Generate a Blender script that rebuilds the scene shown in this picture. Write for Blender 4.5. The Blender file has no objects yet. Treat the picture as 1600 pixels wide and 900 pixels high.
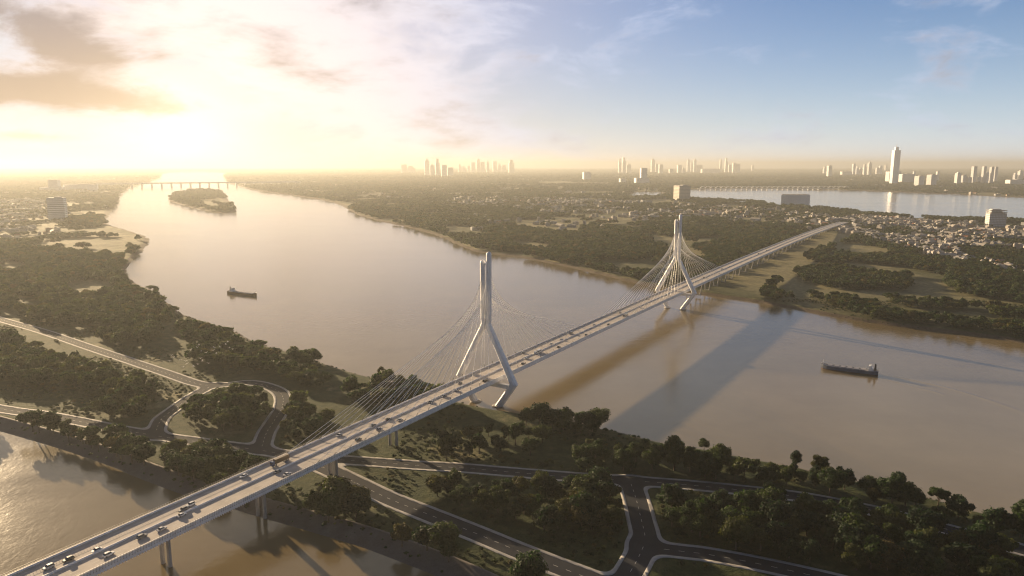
import bpy, math, random
import numpy as np
from mathutils import Vector, Matrix

rnd = random.Random(7)
nrs = np.random.default_rng(11)
scene = bpy.context.scene
COL = scene.collection
D2R = math.radians

# ------------------------------------------------------------------ camera
F, HOR, H = 1120.0, 259.0, 240.0            # focal length (px of a 1600 px frame), horizon row, height above the water
TILT = math.atan((450 - HOR) / F)
CT, ST = math.cos(TILT), math.sin(TILT)
def ray(u, v):
    x, y = u - 800.0, v - 450.0
    return np.array([x, F * CT - y * ST, -F * ST - y * CT])
def at(u, v, z=0.0):
    r = ray(u, v)
    t = (z - H) / r[2]
    return np.array([r[0] * t, r[1] * t, z])
def proj(p):
    X, Y, Z = p[..., 0], p[..., 1], p[..., 2] - H
    d = Y * CT - Z * ST
    return 800 + F * X / d, 450 - F * (Y * ST + Z * CT) / d
cam = bpy.data.cameras.new("camera")
cam.sensor_width = 36.0
cam.lens = F / 1600 * 36
cam.clip_start, cam.clip_end = 1.0, 200000.0
camo = bpy.data.objects.new("camera", cam)
camo.location = (0, 0, H)
camo.rotation_euler = (math.pi / 2 - TILT, 0, 0)
COL.objects.link(camo)
scene.camera = camo

# ------------------------------------------------------------------ helpers: objects
def tag(o, label=None, cat=None, group=None, kind=None):
    if label: o["label"] = label
    if cat: o["category"] = cat
    if group: o["group"] = group
    if kind: o["kind"] = kind
    return o
def empty(name, loc=(0, 0, 0), rz=0.0):
    o = bpy.data.objects.new(name, None)
    o.location = loc
    o.rotation_euler = (0, 0, rz)
    o.empty_display_size = 1
    COL.objects.link(o)
    return o
def mesh_np(name, V, Fc, mats, smooth=False, mi=None):
    """V (n,3); Fc list of arrays, each (m,k)"""
    me = bpy.data.meshes.new(name)
    V = np.asarray(V, np.float32)
    if not isinstance(Fc, (list, tuple)): Fc = [Fc]
    Fc = [np.asarray(f, np.int32) for f in Fc if len(f)]
    me.vertices.add(len(V))
    me.vertices.foreach_set("co", V.ravel())
    nl = sum(f.size for f in Fc); nf = sum(len(f) for f in Fc)
    me.loops.add(nl); me.polygons.add(nf)
    me.loops.foreach_set("vertex_index", np.concatenate([f.ravel() for f in Fc]))
    tot = np.concatenate([np.full(len(f), f.shape[1], np.int32) for f in Fc])
    st = np.concatenate([[0], np.cumsum(tot)[:-1]]).astype(np.int32)
    me.polygons.foreach_set("loop_start", st)
    if mi is not None: me.polygons.foreach_set("material_index", np.asarray(mi, np.int32))
    if smooth: me.polygons.foreach_set("use_smooth", np.ones(nf, bool))
    for m in (mats if isinstance(mats, (list, tuple)) else [mats]): me.materials.append(m)
    me.update(calc_edges=True)
    return me
def ob(name, me, parent=None, loc=None, rz=None):
    o = bpy.data.objects.new(name, me)
    COL.objects.link(o)
    if parent: o.parent = parent
    if loc is not None: o.location = loc
    if rz is not None: o.rotation_euler = (0, 0, rz)
    return o
class MB:
    """collects boxes, sweeps and tubes into one mesh"""
    def __init__(s): s.v, s.f, s.m = [], [], []
    def add(s, v, f, m=0):
        b = len(s.v)
        s.v += [tuple(map(float, q)) for q in v]
        s.f += [tuple(b + i for i in q) for q in f]
        s.m += [m] * len(f)
    def box(s, c, d, m=0, rz=0.0, top=1.0):
        cx, cy, cz = c; dx, dy, dz = (k / 2 for k in d)
        cs, sn = math.cos(rz), math.sin(rz); vs = []
        for z, k in ((-dz, 1.0), (dz, top)):
            for x, y in ((-dx, -dy), (dx, -dy), (dx, dy), (-dx, dy)):
                vs.append((cx + (x * cs - y * sn) * k, cy + (x * sn + y * cs) * k, cz + z))
        s.add(vs, [(3, 2, 1, 0), (4, 5, 6, 7), (0, 1, 5, 4), (1, 2, 6, 5), (2, 3, 7, 6), (3, 0, 4, 7)], m)
    def loft(s, rings, m=0, caps=True):
        n = len(rings[0]); vs = [p for r in rings for p in r]; fs = []
        for i in range(len(rings) - 1):
            for j in range(n):
                a, b = i * n + j, i * n + (j + 1) % n
                fs.append((a, b, b + n, a + n))
        if caps:
            fs.append(tuple(range(n - 1, -1, -1))); fs.append(tuple((len(rings) - 1) * n + j for j in range(n)))
        s.add(vs, fs, m)
    def tube(s, pts, r, n=6, m=0):
        pts = [Vector(p) for p in pts]; rings = []
        rr = r if isinstance(r, (list, tuple)) else [r] * len(pts)
        for i, p in enumerate(pts):
            t = (pts[min(i + 1, len(pts) - 1)] - pts[max(i - 1, 0)]).normalized()
            a = t.orthogonal().normalized() if abs(t.z) > .95 else Vector((0, 0, 1)).cross(t).normalized()
            b = t.cross(a)
            rings.append([p + (a * math.cos(2 * math.pi * k / n) + b * math.sin(2 * math.pi * k / n)) * rr[i] for k in range(n)])
        s.loft(rings, m)
    def mesh(s, name, mats, smooth=False):
        me = bpy.data.meshes.new(name)
        me.from_pydata(s.v, [], s.f)
        for q in (mats if isinstance(mats, (list, tuple)) else [mats]): me.materials.append(q)
        me.polygons.foreach_set("material_index", s.m)
        if smooth: me.polygons.foreach_set("use_smooth", [True] * len(s.f))
        me.update()
        return me
    def build(s, name, mats, parent=None, smooth=False, **k):
        return ob(name, s.mesh(name, mats, smooth), parent, **k)

# ------------------------------------------------------------------ helpers: materials
def new_mat(name):
    m = bpy.data.materials.new(name); m.use_nodes = True
    nt = m.node_tree; nt.nodes.clear()
    out = nt.nodes.new("ShaderNodeOutputMaterial")
    b = nt.nodes.new("ShaderNodeBsdfPrincipled")
    nt.links.new(b.outputs[0], out.inputs[0])
    return m, nt, b, out
def N(nt, t, **k):
    n = nt.nodes.new(t)
    for a, v in k.items(): setattr(n, a, v)
    return n
def noise(nt, scale, detail=4, rough=.55, vec=None, dist=0.0):
    n = N(nt, "ShaderNodeTexNoise"); n.inputs["Scale"].default_value = scale
    n.inputs["Detail"].default_value = detail; n.inputs["Roughness"].default_value = rough
    n.inputs["Distortion"].default_value = dist
    if vec is not None: nt.links.new(vec, n.inputs["Vector"])
    return n.outputs["Fac"]
def ramp(nt, fac, stops):
    r = N(nt, "ShaderNodeValToRGB"); e = r.color_ramp.elements
    while len(e) < len(stops): e.new(.5)
    for q, (p, c) in zip(e, stops):
        q.position = p; q.color = (*c, 1) if len(c) == 3 else c
    nt.links.new(fac, r.inputs[0]); return r.outputs[0]
def mathn(nt, op, a, b=None, c=None, clamp=False):
    n = N(nt, "ShaderNodeMath", operation=op, use_clamp=clamp)
    for i, q in enumerate((a, b, c)):
        if q is None: continue
        if isinstance(q, (int, float)): n.inputs[i].default_value = q
        else: nt.links.new(q, n.inputs[i])
    return n.outputs[0]
def mixc(nt, fac, a, b, mode="MIX"):
    n = N(nt, "ShaderNodeMix", data_type="RGBA", blend_type=mode)
    for s, q in ((n.inputs[0], fac), (n.inputs[6], a), (n.inputs[7], b)):
        if isinstance(q, (int, float)): s.default_value = q
        elif isinstance(q, tuple): s.default_value = (*q, 1)
        else: nt.links.new(q, s)
    return n.outputs[2]
def maprange(nt, v, a, b, c=0.0, d=1.0, smooth=False):
    n = N(nt, "ShaderNodeMapRange"); n.clamp = True
    if smooth: n.interpolation_type = "SMOOTHSTEP"
    nt.links.new(v, n.inputs[0])
    for i, q in enumerate((a, b, c, d)): n.inputs[i + 1].default_value = q
    return n.outputs[0]
def geo_pos(nt): return N(nt, "ShaderNodeNewGeometry").outputs["Position"]
def vscale(nt, v, s):
    n = N(nt, "ShaderNodeVectorMath", operation="MULTIPLY"); nt.links.new(v, n.inputs[0]); n.inputs[1].default_value = s
    return n.outputs[0]
def simple(name, col, rough=.6, metal=0.0, var=.12, scale=.15, spec=.4):
    """a plain paint or stone with weathering in world space"""
    m, nt, b, o = new_mat(name)
    f = noise(nt, scale, 5, .6, geo_pos(nt))
    c = mixc(nt, maprange(nt, f, .3, .7), tuple(k * (1 - var) for k in col), tuple(min(1, k * (1 + var)) for k in col))
    nt.links.new(c, b.inputs["Base Color"])
    b.inputs["Roughness"].default_value = rough; b.inputs["Metallic"].default_value = metal
    b.inputs["Specular IOR Level"].default_value = spec
    return m

# ------------------------------------------------------------------ sun direction
SUN_AZ, SUN_EL = D2R(-41.0), D2R(10.0)         # azimuth from +Y towards +X
SUN = Vector((math.sin(SUN_AZ) * math.cos(SUN_EL), math.cos(SUN_AZ) * math.cos(SUN_EL), math.sin(SUN_EL)))
sl = bpy.data.lights.new("sun", "SUN"); sl.energy = 5.0; sl.angle = D2R(.6); sl.color = (1.0, .74, .44)
so = bpy.data.objects.new("sun", sl); COL.objects.link(so)
so.rotation_euler = SUN.to_track_quat("Z", "Y").to_euler(); so.location = (0, 0, 900)

# ------------------------------------------------------------------ world: sky with broken cloud
w = bpy.data.worlds.new("World"); scene.world = w; w.use_nodes = True
nt = w.node_tree; nt.nodes.clear()
wout = N(nt, "ShaderNodeOutputWorld"); bg = N(nt, "ShaderNodeBackground")
nt.links.new(bg.outputs[0], wout.inputs[0])
sky = N(nt, "ShaderNodeTexSky", sky_type="NISHITA"); sky.sun_disc = False
sky.sun_elevation = SUN_EL; sky.sun_rotation = SUN_AZ
sky.altitude = 200; sky.air_density = 1.0; sky.dust_density = .25; sky.ozone_density = 3.0
CS = .10
tc = N(nt, "ShaderNodeTexCoord").outputs["Generated"]
sep = N(nt, "ShaderNodeSeparateXYZ"); nt.links.new(tc, sep.inputs[0])
AZ = mathn(nt, "ARCTAN2", sep.outputs[0], sep.outputs[1])
EL = mathn(nt, "ARCSINE", sep.outputs[2])
ELP = mathn(nt, "MAXIMUM", EL, 0.0)
def azel(u, v):
    r = ray(u, v); r = r / np.linalg.norm(r); return math.atan2(r[0], r[1]), math.asin(r[2])
def sky_vec(ka, ke, shift):
    c = N(nt, "ShaderNodeCombineXYZ"); nt.links.new(mathn(nt, "MULTIPLY", AZ, ka), c.inputs[0]); nt.links.new(mathn(nt, "MULTIPLY", EL, ke), c.inputs[1]); c.inputs[2].default_value = shift
    return c.outputs[0]
def bank(u, v, su, sv, rot=0.0):                    # a cloud bank: centre and half-size as seen, soft-edged
    a0, e0 = azel(u, v); cs, sn = math.cos(rot), math.sin(rot)
    da = mathn(nt, "SUBTRACT", AZ, a0); de = mathn(nt, "SUBTRACT", EL, e0)
    x = mathn(nt, "ADD", mathn(nt, "MULTIPLY", da, cs * F / su), mathn(nt, "MULTIPLY", de, sn * F / su))
    y = mathn(nt, "ADD", mathn(nt, "MULTIPLY", da, -sn * F / sv), mathn(nt, "MULTIPLY", de, cs * F / sv))
    q = mathn(nt, "ADD", mathn(nt, "MULTIPLY", x, x), mathn(nt, "MULTIPLY", y, y))
    return mathn(nt, "EXPONENT", mathn(nt, "MULTIPLY", q, -1.0))
def total(*terms):
    t = None
    for k, q in terms:
        s = mathn(nt, "MULTIPLY", q, k); t = s if t is None else mathn(nt, "ADD", t, s)
    return t
ga0, ge0 = azel(287, 232)
gx_ = mathn(nt, "SUBTRACT", AZ, ga0); gy_ = mathn(nt, "SUBTRACT", EL, ge0)
ang = mathn(nt, "SQRT", mathn(nt, "ADD", mathn(nt, "MULTIPLY", gx_, gx_), mathn(nt, "MULTIPLY", gy_, gy_)))
g1 = mathn(nt, "EXPONENT", mathn(nt, "MULTIPLY", mathn(nt, "POWER", mathn(nt, "DIVIDE", ang, .075), 1.6), -1.0))
g2 = mathn(nt, "EXPONENT", mathn(nt, "MULTIPLY", mathn(nt, "POWER", mathn(nt, "DIVIDE", ang, .27), 1.5), -1.0))
skyc = N(nt, "ShaderNodeVectorMath", operation="SCALE"); nt.links.new(sky.outputs[0], skyc.inputs[0]); skyc.inputs["Scale"].default_value = CS
skyv = mixc(nt, 1.0, skyc.outputs[0], (.050, .46, .80), "MULTIPLY")
capn = N(nt, "ShaderNodeVectorMath", operation="MINIMUM"); nt.links.new(skyv, capn.inputs[0]); capn.inputs[1].default_value = (.15, .42, .72); skyv = capn.outputs[0]
# pale air near the horizon, warmer towards the sun
hz = mathn(nt, "EXPONENT", mathn(nt, "MULTIPLY", ELP, -9.0))
side = maprange(nt, AZ, ga0 - .1, .75, 1, 0, True)
hcol = mixc(nt, side, (.60, .64, .71), (.66, .56, .48))
back = maprange(nt, mathn(nt, "ABSOLUTE", AZ), 1.0, 2.4, 1.0, .38, True)      # away from the sun the air is duller
hcol = mixc(nt, back, (.17, .19, .23), hcol)
skyv = mixc(nt, mathn(nt, "MULTIPLY", hz, .92), skyv, hcol)
veil = mathn(nt, "EXPONENT", mathn(nt, "MULTIPLY", mathn(nt, "POWER", mathn(nt, "DIVIDE", mathn(nt, "ABSOLUTE", mathn(nt, "SUBTRACT", AZ, ga0 + .02)), .50), 2.2), -1.0))
skyv = mixc(nt, mathn(nt, "MULTIPLY", veil, .80), skyv, (.49, .42, .43))
# clouds
n1 = noise(nt, 1.0, 10, .62, sky_vec(6.5, 17.0, 2.3), .3)
n2 = noise(nt, 1.0, 4, .55, sky_vec(2.2, 4.0, 7.1), .3)
fb = mathn(nt, "ADD", mathn(nt, "MULTIPLY", n1, .85), mathn(nt, "MULTIPLY", n2, .20))
banks = total((.20, bank(30, 30, 150, 38, -.35)), (.23, bank(50, 140, 185, 22, -.10)), (.08, bank(120, 95, 160, 14, -.3)), (.22, bank(470, 85, 200, 60, -.55)), (.24, bank(600, 150, 260, 65, -.35)), (.10, bank(760, 70, 150, 50)), (.10, bank(740, 215, 130, 16)), (.13, bank(90, 215, 200, 14)), (.08, bank(560, 20, 300, 40)))
den = mathn(nt, "ADD", fb, banks)
dens = maprange(nt, den, .53, .72, 0, 1, True)
n3 = noise(nt, 1.0, 6, .6, sky_vec(8.0, 20.0, 5.2), .4)
n4 = noise(nt, 1.0, 8, .62, sky_vec(9.0, 26.0, 1.4), .3)
tex = mathn(nt, "ADD", mathn(nt, "MULTIPLY", fb, .6), mathn(nt, "MULTIPLY", mathn(nt, "ADD", n3, n4), .3))
thick = maprange(nt, mathn(nt, "ADD", tex, total((.26, bank(10, 28, 170, 42, -.35)), (.32, bank(40, 143, 200, 24, -.10)), (.02, bank(590, 150, 230, 55, -.35)), (.03, bank(420, 78, 120, 24, -.2)), (.10, bank(740, 222, 110, 10)), (.12, bank(70, 213, 140, 8)), (.08, bank(150, 242, 140, 6)))), .60, .90, 0, 1, True)
sunny = maprange(nt, ang, .10, .60, 1, 0, True)
lit = mixc(nt, sunny, (.40, .46, .60), (.66, .57, .55))
dark = mixc(nt, maprange(nt, EL, .07, .20, 0, 1, True), (.21, .14, .09), (.115, .105, .13))
cl = mixc(nt, thick, lit, dark)
skyv = mixc(nt, mathn(nt, "MULTIPLY", dens, .85), skyv, cl)
# added bright layer, unseen above the frame: warms water reflections, fills shade
fill_layer = mathn(nt, "MULTIPLY", maprange(nt, EL, .20, .31, 0, 1, True), maprange(nt, EL, .65, .95, 1, 0, True))
fill_layer = mathn(nt, "MULTIPLY", mathn(nt, "MULTIPLY", fill_layer, maprange(nt, fb, .36, .62, .5, .95, True)), maprange(nt, mathn(nt, "ABSOLUTE", AZ), .9, 1.6, 1, 0, True))
skyv = mixc(nt, fill_layer, skyv, mixc(nt, sunny, (.62, .62, .62), (1.0, .76, .48)))
glow = N(nt, "ShaderNodeVectorMath", operation="SCALE"); glow.inputs[0].default_value = (1.0, .82, .52); nt.links.new(mathn(nt, "MULTIPLY", g1, .36), glow.inputs["Scale"])
glow2 = N(nt, "ShaderNodeVectorMath", operation="SCALE"); glow2.inputs[0].default_value = (1.0, .68, .36); nt.links.new(mathn(nt, "MULTIPLY", g2, .18), glow2.inputs["Scale"])
s1 = mixc(nt, 1.0, skyv, glow.outputs[0], "ADD"); s2 = mixc(nt, 1.0, s1, glow2.outputs[0], "ADD")
up = maprange(nt, EL, .22, .9, 1.0, .40, True); rear = maprange(nt, mathn(nt, "ABSOLUTE", AZ), 1.0, 2.2, 1.0, .65, True)
s3 = N(nt, "ShaderNodeVectorMath", operation="SCALE"); nt.links.new(s2, s3.inputs[0]); nt.links.new(mathn(nt, "MULTIPLY", up, rear), s3.inputs["Scale"])      # evening sky: darker overhead and away from the sun
nt.links.new(s3.outputs[0], bg.inputs[0]); bg.inputs[1].default_value = .54

# ------------------------------------------------------------------ layout: shore lines, given where they lie in the photograph
def catmull(P, k=4, closed=False):
    P = np.asarray(P, float); n = len(P); out = []
    rng = range(n) if closed else range(n - 1)
    for i in rng:
        g = (lambda j: P[j % n]) if closed else (lambda j: P[min(max(j, 0), n - 1)])
        a, b, c, d = g(i - 1), g(i), g(i + 1), g(i + 2)
        for t in np.arange(k) / k:
            out.append(.5 * (2 * b + (c - a) * t + (2 * a - 5 * b + 4 * c - d) * t * t + (3 * b - a - 3 * c + d) * t ** 3))
    if not closed: out.append(P[-1])
    return np.array(out)
def ground(P, z=0.0): return np.array([at(u, v, z)[:2] for u, v in P])
RIVER_PX = [(2300, 655), (1900, 582), (1600, 536), (1480, 520), (1350, 503), (1200, 476), (1100, 461), (1000, 444), (900, 420), (810, 402), (740, 392), (680, 367), (610, 349), (560, 336),
            (520, 316), (440, 303), (395, 296), (360, 286), (352, 277), (350, 270), (262, 270), (246, 279), (228, 286), (190, 300), (182, 322), (165, 347), (205, 362), (233, 374), (222, 393), (198, 418),
            (208, 441), (245, 458), (285, 492), (350, 512), (400, 535), (450, 551), (520, 573), (590, 594), (650, 612), (715, 628), (770, 640), (850, 652), (950, 672), (1060, 697), (1200, 722), (1300, 745), (1400, 765), (1500, 792), (1600, 820), (1900, 905), (2300, 1030)]
CANAL_PX = [(-700, 500), (-300, 590), (0, 673), (70, 693), (150, 719), (220, 747), (290, 773), (345, 788), (400, 805), (480, 828), (560, 852), (620, 874), (690, 902), (760, 935), (860, 990), (900, 1400), (-1500, 1400), (-1500, 560)]
LAKE_PX = [(1066, 297), (1100, 296), (1200, 295), (1300, 297), (1400, 300), (1500, 304), (1600, 309), (1900, 316), (1900, 362), (1700, 350), (1600, 348), (1560, 345), (1480, 344), (1400, 339), (1330, 332), (1260, 325), (1200, 319), (1130, 314), (1072, 311)]
POND_PX = [(984, 302), (1010, 300), (1040, 302), (1036, 307), (1005, 308), (982, 305)]
ISLE_PX = [(264, 313), (272, 304), (298, 299), (330, 299), (346, 301), (356, 312), (369, 329), (350, 333), (322, 329), (290, 322)]
WATERS = [ground(catmull(RIVER_PX, 3, True)), ground(catmull(CANAL_PX, 2, True)), ground(catmull(LAKE_PX, 2, True)), ground(catmull(POND_PX, 2, True))]
ISLE = ground(catmull(ISLE_PX, 3, True))
def seg_dist2(P, A, B):
    out = np.full(len(P), 1e18, np.float64)
    for a, b in zip(A, B):
        d = b - a; L = d @ d + 1e-9
        t = np.clip(((P[:, 0] - a[0]) * d[0] + (P[:, 1] - a[1]) * d[1]) / L, 0, 1)
        q = (P[:, 0] - a[0] - t * d[0]) ** 2 + (P[:, 1] - a[1] - t * d[1]) ** 2
        np.minimum(out, q, out=out)
    return out
def inside(P, Q):
    c = np.zeros(len(P), bool); x, y = P[:, 0], P[:, 1]
    for a, b in zip(Q, np.roll(Q, -1, 0)):
        if a[1] == b[1]: continue
        k = ((a[1] > y) != (b[1] > y)) & (x < (b[0] - a[0]) * (y - a[1]) / (b[1] - a[1]) + a[0])
        c ^= k
    return c
def poly_sd(P, Q):                                  # negative inside
    d = np.sqrt(seg_dist2(P, Q, np.roll(Q, -1, 0)))
    return np.where(inside(P, Q), -d, d)
def hash2(ix, iy, s):
    h = (ix * 374761393 + iy * 668265263 + s * 1274126177) & 0xFFFFFFFF
    h = ((h ^ (h >> 13)) * 1274126177) & 0xFFFFFFFF
    return ((h ^ (h >> 16)) & 0xFFFF) / 65535.0
def vnoise(P, scale, s=0):
    q = P / scale; i = np.floor(q).astype(np.int64); f = q - i; f = f * f * (3 - 2 * f)
    a, b = hash2(i[:, 0], i[:, 1], s), hash2(i[:, 0] + 1, i[:, 1], s)
    c, d = hash2(i[:, 0], i[:, 1] + 1, s), hash2(i[:, 0] + 1, i[:, 1] + 1, s)
    return (a * (1 - f[:, 0]) + b * f[:, 0]) * (1 - f[:, 1]) + (c * (1 - f[:, 0]) + d * f[:, 0]) * f[:, 1]
def fbm(P, scale, s=0, o=4):
    return sum(vnoise(P, scale / 2 ** k, s + k) / 2 ** k for k in range(o)) / sum(1 / 2 ** k for k in range(o))
def land_dist(P):
    """metres to the nearest shore, positive on land; second value: the same for the canal alone"""
    c = poly_sd(P, WATERS[1]); d = c.copy()
    for Q in (WATERS[0], WATERS[2], WATERS[3]): np.minimum(d, poly_sd(P, Q), out=d)
    np.maximum(d, -poly_sd(P, ISLE), out=d)
    far = np.clip(np.hypot(P[:, 0], P[:, 1]) / 900, 1, 8)
    jit = (fbm(P, 26, 3) - .5) * 7 * far
    jit = np.where(np.abs(c) < 40, jit * .12, jit)
    return d + jit, c

# ------------------------------------------------------------------ bridge axis and deck profile
TH = D2R(31.56)
BC = np.array([-13.4, 724.0])                       # foot of the near tower
BD = np.array([math.sin(TH), math.cos(TH)]); BP = np.array([math.cos(TH), -math.sin(TH)])
HW = 16.75
S2 = 564.0
_k = np.array([(-900, 24.8), (-400, 27.6), (-200, 29.0), (0, 30.3), (250, 31.6), (500, 32.2), (750, 32.2), (1000, 31.7), (1250, 30.6), (1500, 28.8), (2000, 22.8), (2500, 12.0), (2700, 6.6)])
_pf = np.polynomial.polynomial.Polynomial.fit(_k[:, 0], _k[:, 1], 6)
def zdeck(s): return float(_pf(s))
def bw(off, s, z): return np.array([BC[0] + off * BP[0] + s * BD[0], BC[1] + off * BP[1] + s * BD[1], z])
def on_deck(u, v):
    z = 30.0
    for _ in range(6):
        p = at(u, v, z); q = p[:2] - BC; s = q @ BD; z = zdeck(s)
    return float(q @ BP), float(s), z
S_END = 2690.0

# ------------------------------------------------------------------ roads (centre lines as they lie in the photograph)
ROADS_PX = [
    (6.5, [(-200, 436), (-60, 480), (0, 499), (70, 519), (134, 541), (200, 563), (262, 584), (310, 600), (345, 602), (390, 598), (425, 606), (441, 618), (441, 636), (430, 655), (416, 677), (408, 702)]),
    (6.0, [(330, 603), (300, 620), (264, 645), (250, 658), (242, 681)]),
    (6.5, [(-200, 603), (0, 639), (60, 647), (110, 656), (170, 668), (215, 676), (250, 682), (300, 689), (360, 697), (410, 704), (450, 711), (500, 717), (540, 719), (650, 727), (720, 731), (790, 737), (890, 745), (985, 751), (1100, 760), (1240, 775), (1320, 789), (1400, 806), (1490, 830), (1590, 857), (1750, 905), (2000, 985)]),
    (7.5, [(470, 713), (500, 728), (535, 744), (605, 778), (670, 804), (740, 832), (800, 857), (860, 881), (930, 908), (1000, 940)]),
    (7.5, [(985, 753), (994, 780), (1002, 812), (1008, 842), (999, 868), (984, 895), (960, 935)]),
    (6.5, [(1006, 850), (1030, 857), (1070, 862), (1110, 867), (1195, 883), (1330, 914), (1500, 960)]),
]
ROADS = [(hw, ground(catmull(p, 4), 5.0)) for hw, p in ROADS_PX]
def road_d(P, k=9.0):
    ds = [np.sqrt(seg_dist2(P, q[:-1], q[1:])) - hw for hw, q in ROADS]
    out = ds[0]
    for d in ds[1:]:
        h = np.clip(.5 + .5 * (out - d) / k, 0, 1)
        out = out * (1 - h) + d * h - k * h * (1 - h)
    return out

# ------------------------------------------------------------------ terrain
def ground_z(P, d, c):
    near_canal = np.abs(c - d) < 12
    slope = np.where(near_canal, .30, .42)
    far = np.clip(np.hypot(P[:, 0], P[:, 1]) / 1500, 1, 6)
    z = np.clip(d * slope / far, -5, 5.0)
    bump = np.clip((d - 30) / 40, 0, 1) * (fbm(P, 45, 21, 3) - 1.0) * 1.2
    return z, bump
def build_ground():
    nu, nv = 760, 1000
    tt = np.linspace(-1.25, 1.25, nu)
    yy = np.exp(np.linspace(math.log(260), math.log(60000), nv))
    Y, T = np.meshgrid(yy, tt, indexing="ij")
    P = np.stack([(T * Y).ravel(), Y.ravel()], 1)
    d, c = land_dist(P)
    z, bump = ground_z(P, d, c)
    nr = (P[:, 1] < 1600) & (d > 0)
    rd = np.full(len(P), 99.0); rd[nr] = road_d(P[nr])
    z = z + bump * np.clip((rd - 6) / 14, 0, 1)
    V = np.stack([P[:, 0], P[:, 1], z], 1)
    idx = np.arange(nu * nv).reshape(nv, nu)
    q = np.stack([idx[:-1, :-1], idx[:-1, 1:], idx[1:, 1:], idx[1:, :-1]], -1).reshape(-1, 4)
    q = q[(z[q] > -4.9).any(1)]
    used = np.unique(q); mp = np.full(len(V), -1); mp[used] = np.arange(len(used))
    return V[used], mp[q]

m, nt, b, o = new_mat("ground_soil_and_grass")
pos = geo_pos(nt); sp = N(nt, "ShaderNodeSeparateXYZ"); nt.links.new(pos, sp.inputs[0])
fl = vscale(nt, pos, (1, 1, 0))
ga = noise(nt, .012, 6, .6, fl); gb = noise(nt, .11, 5, .65, fl); gc = noise(nt, .0022, 5, .6, fl)
c1 = ramp(nt, gb, [(.25, (.013, .024, .008)), (.5, (.032, .045, .014)), (.75, (.072, .072, .028))])
c2 = ramp(nt, gb, [(.3, (.115, .110, .050)), (.7, (.27, .235, .135))])
gcol = mixc(nt, maprange(nt, ga, .56, .68, 0, .7, True), c1, c2)
ysp = maprange(nt, sp.outputs[1], 900, 1500)
gcol = mixc(nt, mathn(nt, "MULTIPLY", maprange(nt, gc, .42, .55, .2, .95, True), ysp), gcol, c2)
bank = ramp(nt, noise(nt, .3, 5, .6, pos), [(.3, (.055, .042, .030)), (.7, (.12, .092, .066))])
gcol = mixc(nt, maprange(nt, sp.outputs[2], 3.0, 4.2, 1, 0), gcol, bank)
nt.links.new(gcol, b.inputs["Base Color"]); b.inputs["Roughness"].default_value = .95; b.inputs["Specular IOR Level"].default_value = .15
bp = N(nt, "ShaderNodeBump"); bp.inputs["Strength"].default_value = .9; bp.inputs["Distance"].default_value = 1.4
nt.links.new(noise(nt, .35, 6, .65, fl), bp.inputs["Height"]); nt.links.new(bp.outputs[0], b.inputs["Normal"])
M_GROUND = m
gv, gf = build_ground()
tag(ob("ground", mesh_np("ground", gv, gf, M_GROUND, smooth=True)), kind="structure")

# water
m, nt, b, o = new_mat("river_water")
pos = geo_pos(nt)
d1 = noise(nt, .010, 4, .6, vscale(nt, pos, (1, 1, 0)))
wc = mixc(nt, maprange(nt, d1, .35, .65), (.150, .114, .060), (.180, .138, .076))
nt.links.new(wc, b.inputs["Base Color"])
gl = N(nt, "ShaderNodeBsdfAnisotropic"); gl.inputs["Anisotropy"].default_value = 0.0; gl.inputs["Color"].default_value = (1, 1, 1, 1)
fr = N(nt, "ShaderNodeFresnel"); fr.inputs["IOR"].default_value = 1.33
ms = N(nt, "ShaderNodeMixShader"); nt.links.new(mathn(nt, "MULTIPLY", fr.outputs[0], .95), ms.inputs[0]); nt.links.new(b.outputs[0], ms.inputs[1]); nt.links.new(gl.outputs[0], ms.inputs[2]); nt.links.new(ms.outputs[0], o.inputs[0])
flow = noise(nt, .0045, 6, .62, vscale(nt, pos, (.55, 1.5, 1)), .8)
nt.links.new(maprange(nt, flow, .35, .68, .10, .18, True), gl.inputs["Roughness"]); b.inputs["Roughness"].default_value = 1.0; b.inputs["Specular IOR Level"].default_value = 0.0
wa = noise(nt, .55, 3, .6, vscale(nt, pos, (1, .8, 1))); wb = noise(nt, .06, 4, .6, vscale(nt, pos, (1, .6, 1)))
cc = N(nt, "ShaderNodeCameraData").outputs["View Distance"]
wd = noise(nt, .19, 3, .55, vscale(nt, pos, (1, .7, 1)), .4)
hgt = mathn(nt, "ADD", mathn(nt, "ADD", wa, mathn(nt, "MULTIPLY", wd, 2.2)), mathn(nt, "MULTIPLY", wb, 1.2))
bp = N(nt, "ShaderNodeBump"); bp.inputs["Strength"].default_value = .15; bp.inputs["Distance"].default_value = .5
nt.links.new(hgt, bp.inputs["Height"]); nt.links.new(bp.outputs[0], gl.inputs["Normal"]); nt.links.new(bp.outputs[0], fr.inputs["Normal"])
nt.nodes.remove(cc.node)
M_WATER = m
m, nt, b, o = new_mat("disturbed_water")
pos = geo_pos(nt)
b.inputs["Base Color"].default_value = (.10, .078, .040, 1); b.inputs["Roughness"].default_value = .55; b.inputs["IOR"].default_value = 1.33; b.inputs["Specular IOR Level"].default_value = .35
bp = N(nt, "ShaderNodeBump"); bp.inputs["Strength"].default_value = .5; bp.inputs["Distance"].default_value = .5
nt.links.new(noise(nt, .5, 4, .6, pos), bp.inputs["Height"]); nt.links.new(bp.outputs[0], b.inputs["Normal"])
M_WAKE = m
wv = [(-90000, -3000, 0), (90000, -3000, 0), (90000, 61000, 0), (-90000, 61000, 0)]
tag(ob("river_water", mesh_np("river_water", wv, [[(0, 1, 2, 3)]], M_WATER)), kind="structure")

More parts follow.
